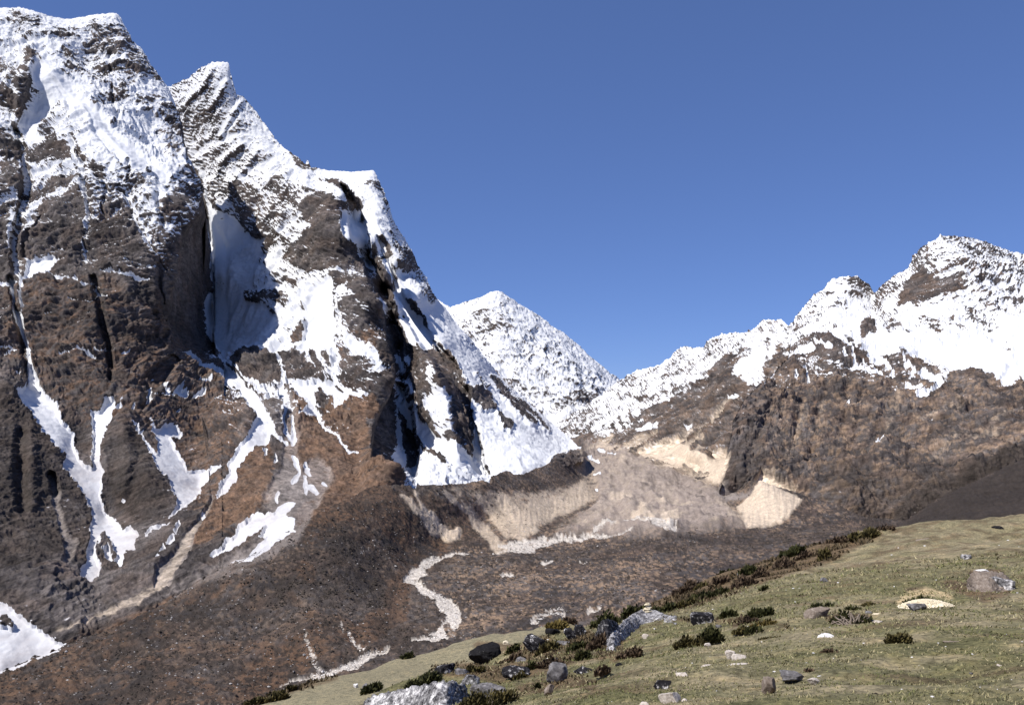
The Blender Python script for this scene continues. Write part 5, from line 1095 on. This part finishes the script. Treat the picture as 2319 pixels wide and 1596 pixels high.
stone(1655, 1494, 26, 22, 'pale', 'upright pale block, left of the leaning pair on the grass', name='stone', smooth=False, cuts=10)
stone(1674, 1501, 35, 20, 'pale', 'wide pale block, right of the leaning pair on the grass', name='stone', smooth=False, cuts=10)
stone(1676, 1519, 60, 18, 'pale', 'long flat pale stone lying below the leaning pair of blocks', name='stone', depth=0.5, lean=0.4, crag=0.05)
stone(1604, 1517, 33, 13, 'pale', 'low wedge of pale stone sunk in grass left of the long flat stone', name='stone', depth=0.5, smooth=False)
stone(1545, 1543, 30, 22, 'pale', 'rounded light grey stone standing behind the thin curved stick', name='stone', depth=0.8)
stone(1500, 1558, 42, 21, 'lichen', 'black and white jagged rock at the left end of the curved stick', name='rock', crag=0.16, depth=0.7)
stone(1518, 1601, 54, 37, 'pale', 'largest rounded tan boulder at the bottom edge of the meadow', depth=0.8, rough=0.07, cuts=6)
stone(1552, 1600, 26, 18, 'pale', 'small tan stone pressed against the right side of the rounded tan boulder', name='stone')
stone(1459, 1602, 24, 14, 'pale', 'pale stone cut by the bottom edge left of the rounded tan boulder', name='stone')
stone(1741, 1566, 32, 34, 'brown', 'upright brown stone casting a sharp shadow on the open grass', name='stone', cuts=7, depth=0.7, taper=0.2)
stone(1793, 1542, 54, 23, 'grey', 'broad grey notched rock beside a small dry tuft on the open grass', name='rock', crag=0.1, depth=0.6)
stone(1842, 1547, 27, 14, 'pale', 'light stone right of the broad grey notched rock', name='stone')
stone(1753, 1520, 25, 9, 'pale', 'small pointed pale stone above the broad grey notched rock', name='stone', smooth=False, lean=-0.4)
stone(1869, 1450, 38, 16, 'white', 'bright white boulder alone in the middle of the green meadow', depth=0.6, crag=0.04)
stone(1915, 1601, 22, 12, 'pale', 'rounded pale stone cut by the bottom edge on the right half', name='stone')
stone(1402, 1510, 18, 10, 'black', 'small black stone on grass right of the low black-shadowed rock', name='stone')
stone(1262, 1547, 50, 46, 'grey', 'tall leaning grey rock with pale speckles above the mossy stump rock', name='rock', lean=0.3, depth=0.8, cuts=6)
stone(1244, 1573, 25, 25, 'brown', 'mossy brown stump-like rock below the tall leaning grey rock', name='rock', rough=0.12)
stone(1326, 1526, 56, 18, 'lichen', 'flat black-shadowed rock with pale top next to a brown shrub', name='rock', depth=0.6)
stone(1168, 1534, 66, 24, 'lichen', 'low speckled rock ridge in the brown heath right of the lone black boulder', name='rock', crag=0.06, depth=0.5)
stone(1259, 1506, 18, 16, 'lichen', 'small dark stone in the brown heath above the tall leaning grey rock', name='stone')
stone(1180, 1498, 28, 10, 'grey', 'small smooth grey stone between the lone black boulder and the junipers', name='stone')
stone(831, 1566, 22, 18, 'grey', 'grey rock tucked into the round juniper on the lower terrace', name='rock')
stone(805, 1555, 11, 8, 'white', 'tiny white rock on the lower terrace left of the round juniper', name='stone', crag=0.1)
stone(1145, 1458, 14, 9, 'cream', 'small pointed cream rock on the upper lower-terrace grass', name='stone', taper=0.4, smooth=False)
stone(2262, 1334, 62, 28, 'slab', 'whitish flat slab face leaning on the brown outcrop at far right', name='rock_slab', cat='rock', depth=0.4, cuts=8, tilt=0.15)
stone(2224, 1296, 34, 8, 'white', 'thin pale plate on top of the brown outcrop at far right', name='rock_slab', cat='rock', depth=0.5)
stone(2076, 1380, 42, 17, 'grey', 'cracked grey rock in front of the cream gravel mound', name='rock', crag=0.1, depth=0.5)
stone(2188, 1269, 24, 15, 'slab', 'small crumbly grey rock pile on the upper right meadow', name='rock', crag=0.14)
stone(2260, 1197, 26, 7, 'black', 'flat dark stone on the meadow skyline at far right', name='stone')
stone(1986, 1394, 26, 8, 'cream', 'cream flat slab right of the bare branches', name='stone', depth=0.5)
stone(1967, 1393, 17, 11, 'grey', 'dark grey stone between the bare branches and the cream slab', name='stone')
stone(1981, 1411, 36, 8, 'pale', 'low pale stone in the grass below the cream flat slab', name='stone', depth=0.5)
stone(1850, 1402, 58, 30, 'brown', 'dark peaty hump with a juniper on top at the left end of the bare branches', name='peat_hump', cat='mound', depth=0.6, rough=0.12)
stone(1866, 1316, 18, 9, 'grey', 'small grey rock on the open meadow above the peaty hump', name='rock', crag=0.08)
stone(2265, 1509, 15, 6, 'pale', 'flat pinkish stone on the grass near the right edge', name='stone', depth=0.6)
stone(2114, 1499, 11, 5, 'white', 'tiny white pebble on the right half of the green grass', name='stone')
stone(2199, 1525, 9, 4, 'grey', 'tiny grey pebble between the white pebble and the flat pinkish stone', name='stone')
stone(1569, 1368, 14, 9, 'slab', 'small whitish rock at the lower edge of the shrub belt', name='rock', crag=0.1)
stone(1674, 1304, 10, 9, 'grey', 'upright grey rock at the foot of a dark juniper in the shrub belt', name='rock')
stone(1716, 1313, 15, 9, 'slab', 'small pale rock on the meadow side of the shrub belt', name='rock', crag=0.1)
o = stone(1984, 1581, 18, 14, 'brown', 'dark brown layered dung lump on the grass near the bottom edge', name='dung_lump', cat='dung', rough=0.14); o.data.materials[0] = M_DUNG

# cairn: pale stones stacked on the whaleback rock
def cairn():
    g, D = ground_at(1468, 1452); s = D / FOC
    u = g[:2] / np.linalg.norm(g[:2]); base = at(np.array(1467.0), np.array(1384.0), np.array(D + 1.0))
    root = bpy.data.objects.new('cairn', None); col.objects.link(root); root.location = base
    lay = [(0, 0, 22, 7, 0), (-2, 5.5, 20, 6, 1), (1, 10.5, 15, 6, 2), (-1, 15, 17, 5, 3), (0, 19, 9, 4, 4)]
    for x, z, w, h, i in lay:
        V, F = stone_mesh(300 + i, (w * s, w * s * 0.8, h * s), 3, 9, 0.08)
        me = bpy.data.meshes.new('stone'); me.from_pydata(V.tolist(), [], F.tolist()); me.materials.append(SM['cream'])
        o = bpy.data.objects.new('stone', me); col.objects.link(o); o.parent = root; o.location = (x * s, 0, z * s - 0.02)
    tag(root, 'little cairn of cream stones stacked on top of the whaleback rock', 'cairn')
cairn()

# gravel mound dug out of the turf
def gravel_mound():
    g, D = ground_at(2092, 1376); s = D / FOC
    u = g[:2] / np.linalg.norm(g[:2]); rz = math.atan2(-u[0], u[1])
    root = bpy.data.objects.new('gravel_mound', None); col.objects.link(root); root.location = g; root.rotation_euler = (0, 0, rz)
    rs = np.random.RandomState(5); V = []; F = []
    n = 36
    gx = np.linspace(-62, 62, n); gy = np.linspace(0, 90, 20)
    GX, GY = np.meshgrid(gx, gy)
    def hz(a, b):
        t = np.clip(1 - (a / 62) ** 2, 0, 1) * np.sin(np.clip(b / 90, 0, 1) * math.pi) ** 0.7
        return 17 * t
    bx, by = np.cos(rz), np.sin(rz)
    def wz(a, b):
        X = g[0] + (a * bx - b * by) * s; Y = g[1] + (a * by + b * bx) * s
        return (meadow_base(X, Y) - g[2]) / s
    Z = hz(GX, GY) + wz(GX, GY) + 1.2 * rs.normal(size=GX.shape) * (hz(GX, GY) > 1)
    P = np.stack([GX, GY, Z], -1).reshape(-1, 3) * s
    me = poly_mesh('heap', P, grid_faces(20, n), SM['cream'], None, True); o = bpy.data.objects.new('heap', me); col.objects.link(o); o.parent = root
    base, bf = ico(1)
    allV = []; allF = []; k = 0
    for i in range(900):
        a = rs.normal() * 26; b = rs.uniform(0, 80)
        if abs(a) > 64: continue
        r_ = rs.uniform(0.7, 2.2); q_ = base * (rs.uniform(0.6, 1.0, 3) * r_) * (1 + 0.2 * rs.normal(size=(len(base), 1)))
        c = np.array([a, b, hz(np.array(a), np.array(b)) + wz(np.array([a]), np.array([b]))[0] + 0.4])
        allV.append((q_ + c) * s); allF.append(bf + k); k += len(base)
    me = poly_mesh('gravel', np.concatenate(allV), np.concatenate(allF), SM['cream']); o = bpy.data.objects.new('gravel', me); col.objects.link(o); o.parent = root; o['kind'] = 'stuff'
    tag(root, 'mound of cream gravel dug out of the turf left of the brown outcrop', 'gravel mound')
gravel_mound()

# bare juniper branches and the stick
def branches(px, py, curves, label, name, cat, r=0.02):
    g, D = ground_at(px, py); s = D / FOC
    u = g[:2] / np.linalg.norm(g[:2]); rz = math.atan2(-u[0], u[1])
    cv = []
    for pts, th in curves:
        P = []
        for a, b, h in pts:
            X = g[0] + (a * math.cos(rz) - b * math.sin(rz)) * s; Y = g[1] + (a * math.sin(rz) + b * math.cos(rz)) * s
            P.append((a * s, b * s, float(meadow_base(np.array([X]), np.array([Y]))[0]) - g[2] + h * s))
        cv.append((P, th, th * 0.4))
    o = bpy.data.objects.new(name, twigs_mesh(name, cv)); col.objects.link(o); o.location = g; o.rotation_euler = (0, 0, rz)
    return tag(o, label, cat)
rs_ = np.random.RandomState(3)
cv_ = []
for i in range(16):
    a0 = rs_.uniform(-20, 20); a1 = a0 + rs_.uniform(-32, 32)
    cv_.append(([(a0, 0, 1), ((a0 + a1) / 2 + rs_.normal() * 4, 5 + rs_.normal() * 4, rs_.uniform(3, 12)), (a1, 8, rs_.uniform(2, 26)), (a1 + rs_.normal() * 6, 10, rs_.uniform(6, 32))], 0.028))
branches(1930, 1414, cv_, 'tangle of bare grey branches of a dying juniper on the meadow', 'bare_branches', 'branches')
branches(1550, 1560, [([(-28, 10, 1), (-16, 4, 1), (0, 0, 0.6), (14, 0, 0.8), (26, 4, 2.5)], 0.007)], 'thin pale curved stick lying beside the black and white jagged rock', 'stick', 'stick')
branches(2155, 1453, [([(-17, 8, 1.5), (0, 2, 1.5), (15, 0, 2.5)], 0.02), ([(-4, 12, 2), (8, 0, 1)], 0.014)], 'short dark pieces of dead wood on the right-hand grass', 'dead_wood', 'wood')
branches(2089, 1225, [([(-13, 0, 2), (0, 0, 4), (13, 0, 6)], 0.16), ([(-10, 0, 3), (8, 0, 4)], 0.12)], 'dark brown fallen log on the upper right meadow', 'log', 'log')

# ------------------------------------------------------------------ shrubs
BELT = 'shrubs in the belt along the meadow edge'; HEA = 'shrubs among the lower boulders'
shrub(958, 1556, 90, 27, 'green', 'wide dark juniper right behind the huge white-streaked slab')
shrub(843, 1568, 40, 26, 'green', 'round juniper with a grey rock on the lower terrace')
shrub(1100, 1602, 190, 38, 'olive', 'long low olive juniper along the bottom edge of the photo', dens=0.8)
shrub(840, 1602, 40, 16, 'olive', 'small olive shrub at the bottom edge left of the huge slab')
shrub(1158, 1478, 26, 16, 'green', 'small dark juniper on the slope just right of the lone black boulder', group=HEA)
shrub(1238, 1479, 48, 24, 'olive', 'olive juniper at the foot of the wide speckled lichen boulder', group=HEA)
shrub(1306, 1474, 48, 20, 'green', 'upper of two dark junipers left of the whaleback rock', group=HEA)
shrub(1308, 1495, 52, 22, 'green', 'lower of two dark junipers left of the whaleback rock', group=HEA)
shrub(1202, 1518, 20, 22, 'green', 'narrow upright juniper right of the low speckled rock ridge', group=HEA)
shrub(1074, 1524, 38, 18, 'olive', 'olive tuft directly below the lone black boulder', group=HEA)
shrub(1176, 1542, 34, 17, 'olive', 'olive shrub below the low speckled rock ridge', group=HEA)
shrub(1364, 1528, 28, 30, 'brown', 'spiky brown shrub at the right end of the flat black-shadowed rock', name='heath_shrub', group=HEA)
shrub(1221, 1559, 15, 16, 'green', 'little juniper left of the mossy stump-like rock', group=HEA)
shrub(1245, 1512, 60, 22, 'brown', 'brown heath cushion above the tall leaning grey rock', name='heath_shrub', group=HEA)
shrub(1150, 1505, 60, 14, 'brown', 'brown heath strip right of the lone black boulder', name='heath_shrub', group=HEA)
shrub(1372, 1420, 60, 34, 'green', 'dark juniper mass on the edge left of the whaleback rock', group=BELT)
shrub(1325, 1418, 54, 20, 'olive', 'olive juniper just left of the dark juniper mass on the edge', group=BELT)
shrub(1262, 1424, 44, 18, 'gold', 'golden shrub over the dark low rock on the terrace edge', name='golden_shrub', group=BELT)
shrub(1288, 1412, 34, 11, 'brown', 'brown shrub between the golden shrub and the olive juniper on the edge', name='heath_shrub', group=BELT)
shrub(1360, 1470, 60, 34, 'brown', 'brown heath under the steep dark-faced knob of the whaleback rock', name='heath_shrub', group=HEA)
shrub(1425, 1490, 50, 30, 'brown', 'brown heather hump on grass in front of the whaleback rock', name='heath_shrub')
shrub(1434, 1376, 60, 28, 'green', 'dark juniper in the belt just left of the cairn', group=BELT)
shrub(1482, 1388, 26, 16, 'green', 'small juniper directly behind the cairn', group=BELT)
shrub(1514, 1387, 40, 20, 'green', 'dark juniper just right of the cairn', group=BELT)
shrub(1552, 1374, 44, 18, 'olive', 'olive juniper left of the small whitish rock in the belt', group=BELT)
shrub(1508, 1333, 36, 24, 'green', 'dark juniper on the skyline of the belt above the cairn', group=BELT)
shrub(1466, 1352, 56, 22, 'olive', 'olive juniper on the outer edge of the belt, upper left of the cairn', group=BELT)
shrub(1560, 1342, 70, 26, 'brown', 'brown heath mass in the middle of the belt above the small whitish rock', name='heath_shrub', group=BELT)
shrub(1584, 1358, 54, 16, 'green', 'long dark juniper right of the small whitish rock in the belt', group=BELT)
shrub(1627, 1350, 42, 20, 'green', 'dark juniper at the meadow side of the belt below the brown cushions', group=BELT)
shrub(1628, 1328, 42, 22, 'brown', 'round brown cushion left of the big brown cushion in the belt', name='heath_shrub', group=BELT)
shrub(1680, 1333, 60, 28, 'brown', 'big brown cushion below the tall dark juniper in the belt', name='heath_shrub', group=BELT)
shrub(1685, 1307, 48, 28, 'green', 'tall dark juniper with an upright grey rock at its foot', group=BELT)
shrub(1642, 1304, 32, 14, 'green', 'dark juniper left of the tall one in the belt', group=BELT)
shrub(1580, 1318, 60, 12, 'olive', 'thin olive juniper strip on the outer skyline of the belt', group=BELT)
shrub(1590, 1335, 34, 16, 'olive', 'olive tuft inside the brown heath of the belt', group=BELT)
shrub(1762, 1291, 64, 26, 'brown', 'brown shrub mass between the tall juniper and the two upper junipers', name='heath_shrub', group=BELT)
shrub(1722, 1312, 34, 34, 'brown', 'thin brown shrub just right of the tall dark juniper', name='heath_shrub', group=BELT)
shrub(1797, 1261, 56, 26, 'green', 'left of the two dark junipers near the top of the belt', group=BELT)
shrub(1858, 1272, 38, 34, 'olive', 'right of the two dark junipers near the top of the belt', group=BELT)
shrub(1822, 1266, 30, 20, 'brown', 'brown shrub between the two dark junipers near the top of the belt', name='heath_shrub', group=BELT)
shrub(1735, 1266, 50, 8, 'olive', 'low dark strip of scrub on the skyline left of the two upper junipers', group=BELT)
shrub(1895, 1232, 50, 14, 'brown', 'brown scrub on the meadow edge right of the two upper junipers', name='heath_shrub', group=BELT)
shrub(1955, 1222, 62, 26, 'olive', 'last dark shrub of the belt beside the dark valley hill', group=BELT)
shrub(2000, 1205, 40, 14, 'brown', 'small brown scrub at the upper end of the belt', name='heath_shrub', group=BELT)
shrub(1650, 1400, 32, 22, 'green', 'small juniper between the dome-shaped rock and the twin-lobed juniper')
shrub(1716, 1398, 60, 26, 'green', 'twin-lobed juniper on the meadow right of the dome-shaped rock')
shrub(1688, 1414, 46, 20, 'brown', 'brown heath at the left foot of the twin-lobed juniper', name='heath_shrub')
shrub(1730, 1336, 20, 8, 'green', 'tiny dark juniper on the open slope below the belt')
shrub(1612, 1456, 66, 36, 'green', 'right and darker half of the large juniper on the meadow')
shrub(1562, 1466, 66, 30, 'olive', 'left and browner half of the large juniper on the meadow')
shrub(1676, 1434, 32, 16, 'olive', 'left of two small junipers right of the large one')
shrub(1708, 1432, 34, 14, 'green', 'right of two small junipers right of the large one')
shrub(1728, 1420, 50, 15, 'gold', 'golden-tipped low juniper beneath the twin-lobed juniper', name='golden_shrub')
shrub(1861, 1378, 42, 14, 'green', 'juniper growing on top of the peaty hump')
shrub(1905, 1412, 40, 28, 'green', 'juniper clump at the left side of the bare branches')
shrub(1955, 1412, 30, 22, 'green', 'juniper clump at the right side of the bare branches')
shrub(1974, 1376, 32, 16, 'olive', 'olive juniper tip above the cream flat slab')
shrub(1932, 1384, 26, 12, 'green', 'juniper sprig behind the bare branches')
shrub(2036, 1456, 54, 26, 'olive', 'lone spiky shrub on the open green meadow')
shrub(2078, 1372, 60, 22, 'green', 'dark juniper growing in the hollow of the cream gravel mound')
shrub(1838, 1530, 24, 16, 'brown', 'dry brown tuft right of the broad grey notched rock', name='heath_shrub')
shrub(1875, 1480, 36, 8, 'brown', 'low dead brown tuft below the bright white boulder', name='heath_shrub')
shrub(2225, 1320, 50, 18, 'brown', 'dry grass hanging over the left side of the brown outcrop', name='heath_shrub')
shrub(610, 1590, 110, 18, 'olive', 'long dark scrub bank at the lower left end of the terrace')
shrub(640, 1566, 60, 12, 'olive', 'small scrub bank above the long one on the terrace edge')
shrub(925, 1489, 30, 9, 'green', 'small dark shrub on the far edge of the lower terrace')
shrub(888, 1490, 14, 6, 'green', 'tiny dark shrub left of the small dark one on the far terrace edge')
shrub(583, 1587, 10, 8, 'green', 'lone green tuft near the lower left corner of the terrace')

# ------------------------------------------------------------------ scrub and stones too many to count
def clumps(name, src, prob, n, smin, smax, flat, mat, cols, label, cat, seed, sub=0):
    Q, A = KEEP[src]; rs = np.random.RandomState(seed)
    p = prob(A) * (np.abs(A['qx'] - 1160) < 1250) * (A['qy'] < 1640); p = p * (np.linalg.norm(Q, axis=1) ** 1.0); p = p / p.sum()
    i = rs.choice(len(Q), n, p=p)
    V0, F0 = ico(sub); m = len(V0)
    s = rs.uniform(smin, smax, n)[:, None, None] * (0.6 + 0.8 * rs.uniform(size=(n, 1, 1)) ** 2)
    V = V0[None] * np.array([1, 1, flat]) * s * (1 + 0.28 * rs.normal(size=(n, m, 1))) * rs.uniform(0.7, 1.4, (n, 1, 3))
    P = Q[i] + rs.normal(scale=0.8, size=(n, 3)) * np.array([1, 1, 0])
    V = (V + P[:, None] + np.array([0, 0, 0.1])).reshape(-1, 3); F = (F0[None] + (np.arange(n) * m)[:, None, None]).reshape(-1, 3)
    c0, c1 = np.array(cols[0]), np.array(cols[1]); f_ = rs.beta(1.4, 1.8, (n, 1)); C = np.repeat(c0 + (c1 - c0) * f_, m, 0)
    me = poly_mesh(name, V, F, mat, dict(leaf=C)); ob = bpy.data.objects.new(name, me); col.objects.link(ob); ob['kind'] = 'stuff'
    tag(ob, label, cat)
clumps('valley_scrub', 'valley_floor', lambda A: np.clip(1 - A['T'] - A['W'] * 1.6 - A['H'] * 1.2, 0, 1) * (0.35 + A['K']) * sm(-0.15, 0.3, gn(A['qx'] / 26, A['qy'] / 13, A['qx'] * 0 + 2)), 24000, 0.8, 1.9, 0.6, M_LEAF, ((0.02, 0.016, 0.013), (0.07, 0.055, 0.043)), 'dark low scrub dotted over the valley floor and the moraine hill', 'scrub', 51)
clumps('stream_cobbles', 'valley_floor', lambda A: sm(0.25, 0.8, A['W']), 3500, 0.5, 1.5, 0.6, M_LEAF, ((0.35, 0.31, 0.28), (0.85, 0.80, 0.74)), 'pale cobbles filling the stream bed on the valley floor', 'cobbles', 52)
clumps('moraine_blocks', 'valley_floor', lambda A: (0.15 + A['R'] * sm(0.1, 0.5, gn(A['qx'] / 40, A['qy'] / 40, A['qx'] * 0 + 5)) + 0.8 * A['T'] * (1 - A['H'])) * np.clip(1 - A['W'], 0, 1) * sm(2000, 1300, A['qx']), 3500, 0.5, 1.5, 0.7, M_LEAF, ((0.10, 0.09, 0.09), (0.55, 0.51, 0.48)), 'grey blocks scattered over the moraine hill and its inner wall', 'rocks', 53)
def heath():
    x, y, r, rs = scatter_xy(130000, 71, 125.0, 0.5, 12.0, -24, 26)
    P = np.stack([x, y, meadow_base(x, y)], -1); qx, qy = bearing(P)
    k = sample('M', qx, qy) * sm(-0.25, 0.2, fbm(x / 2.5, y / 2.5, 0 * x + 6, 2)); keep = rs.uniform(size=len(x)) < k
    P = P[keep]; r = r[keep]; n = len(P)
    L_ = np.maximum(0.07, 0.0032 * r) * rs.uniform(0.5, 1.7, n); th = rs.uniform(0, 6.28, n)
    up = np.stack([rs.normal(scale=0.45, size=n), rs.normal(scale=0.45, size=n), np.ones(n)], -1) * L_[:, None]; sd = np.stack([np.cos(th), np.sin(th), 0 * th], -1) * (L_ * 0.28)[:, None]
    V = np.stack([P - sd, P + sd, P + up * 0.6 + sd * 1.2, P + up], 1).reshape(-1, 3)
    f_ = rs.beta(1.5, 2, (n, 1)); C = np.array([0.03, 0.024, 0.014]) * (1 - f_) + np.array([0.15, 0.108, 0.058]) * f_
    me = poly_mesh('heath', V, np.arange(4 * n).reshape(-1, 4), M_LEAF, dict(leaf=np.repeat(C, 4, 0))); ob = bpy.data.objects.new('heath', me); col.objects.link(ob); ob['kind'] = 'stuff'
    tag(ob, 'brown heath covering the ground between the boulders and shrubs', 'heath')
# ------------------------------------------------------------------ grass blades and pebbles
def scatter_xy(n, seed, dmax, p=1.0, lo=8.0, amin=-16, amax=36):
    rs = np.random.RandomState(seed)
    r = lo * (dmax / lo) ** (rs.uniform(0, 1, n) ** p); a = np.radians(rs.uniform(amin, amax, n))
    return r * np.sin(a), r * np.cos(a), r, rs
def grass():
    n = 90000
    x, y, r, rs = scatter_xy(n, 21, 60.0, 1.15)
    o = np.zeros_like(x)
    keep = rs.uniform(size=n) < sm(-0.5, 0.35, fbm(x / 1.6, y / 1.6, o + 3, 2)) * 0.9 + 0.1
    x, y, r = x[keep], y[keep], r[keep]; n = len(x); o = np.zeros_like(x)
    z = meadow_base(x, y) + bumps(x, y)
    h = np.maximum(0.028, 0.0022 * r) * rs.uniform(0.5, 1.6, n); w = np.maximum(0.005, 0.0008 * r) * rs.uniform(0.6, 1.4, n)
    th = rs.uniform(0, 2 * math.pi, n); ln = rs.normal(scale=0.7, size=(n, 2)) * h[:, None]
    P = np.stack([x, y, z - 0.004], -1); s = np.stack([np.cos(th) * w, np.sin(th) * w, o], -1)
    V = np.stack([P - s, P + s, P + np.stack([ln[:, 0], ln[:, 1], h], -1)], 1).reshape(-1, 3)
    F = np.arange(3 * n).reshape(-1, 3)
    f = np.clip(0.5 + 0.9 * fbm(x / 3, y / 3, o + 9, 2) + 0.35 * rs.normal(size=n), 0, 1)[:, None]
    C = np.array([0.13, 0.135, 0.05]) * (1 - f) + np.array([0.33, 0.28, 0.16]) * f
    C = C * rs.uniform(0.55, 1.25, (n, 1))
    me = poly_mesh('grass', V, F, M_LEAF, dict(leaf=np.repeat(C, 3, 0))); ob = bpy.data.objects.new('grass', me); col.objects.link(ob); ob['kind'] = 'stuff'
    tag(ob, 'short grazed grass blades covering the near meadow', 'grass')
grass()
heath()
def pebbles():
    n = 420
    x, y, r, rs = scatter_xy(n, 33, 90.0, 1.0)
    V0, F0 = ico(1); VV_, FF_ = [], []
    z = meadow_z(x, y)
    for i in range(n):
        s = max(0.014, 0.0009 * r[i]) * (0.5 + 1.2 * rs.uniform() ** 3)
        VV_.append(V0 * np.array([s * rs.uniform(0.8, 1.6), s, s * 0.5]) * (1 + 0.15 * rs.normal(size=(len(V0), 1))) + np.array([x[i], y[i], z[i] + s * 0.2])); FF_.append(F0 + i * len(V0))
    me = poly_mesh('pebbles', np.concatenate(VV_), np.concatenate(FF_), SM['white']); ob = bpy.data.objects.new('pebbles', me); col.objects.link(ob); ob['kind'] = 'stuff'
    tag(ob, 'small pale pebbles strewn over the meadow grass', 'pebbles')
pebbles()
for n_, l_, c_ in (('left_mountain', 'huge snow-topped rock face filling the left edge with long snow tongues', 'mountain'), ('second_mountain', 'sharp white peak with a dark ribbed lower face behind the left rock face', 'mountain'),
                   ('third_mountain', 'flat-topped snow mountain whose long white slope runs down to the moraine', 'mountain'), ('far_mountain', 'distant white pyramid closing the end of the valley', 'mountain'), ('right_back_ridge', 'jagged snowy ridge running from the far pyramid to the right', 'ridge'),
                   ('right_spur', 'brown rocky spur in front of the snowy back ridge', 'ridge'), ('right_mountain', 'brown mountain with two snowy summits filling the right side', 'mountain'), ('valley_floor', 'valley floor with moraine hill, debris glacier, pale walls and stream bed', 'valley'),
                   ('dark_hill', 'dark scrub-covered hill just behind the right end of the meadow', 'hill'), ('base_ground', 'ground under the mountains', 'ground'), ('meadow', 'grazed sloping meadow in the foreground with a lower terrace', 'meadow')):
    tag(bpy.data.objects[n_], l_, c_)
print('script %.1fs' % (time.time() - T0))
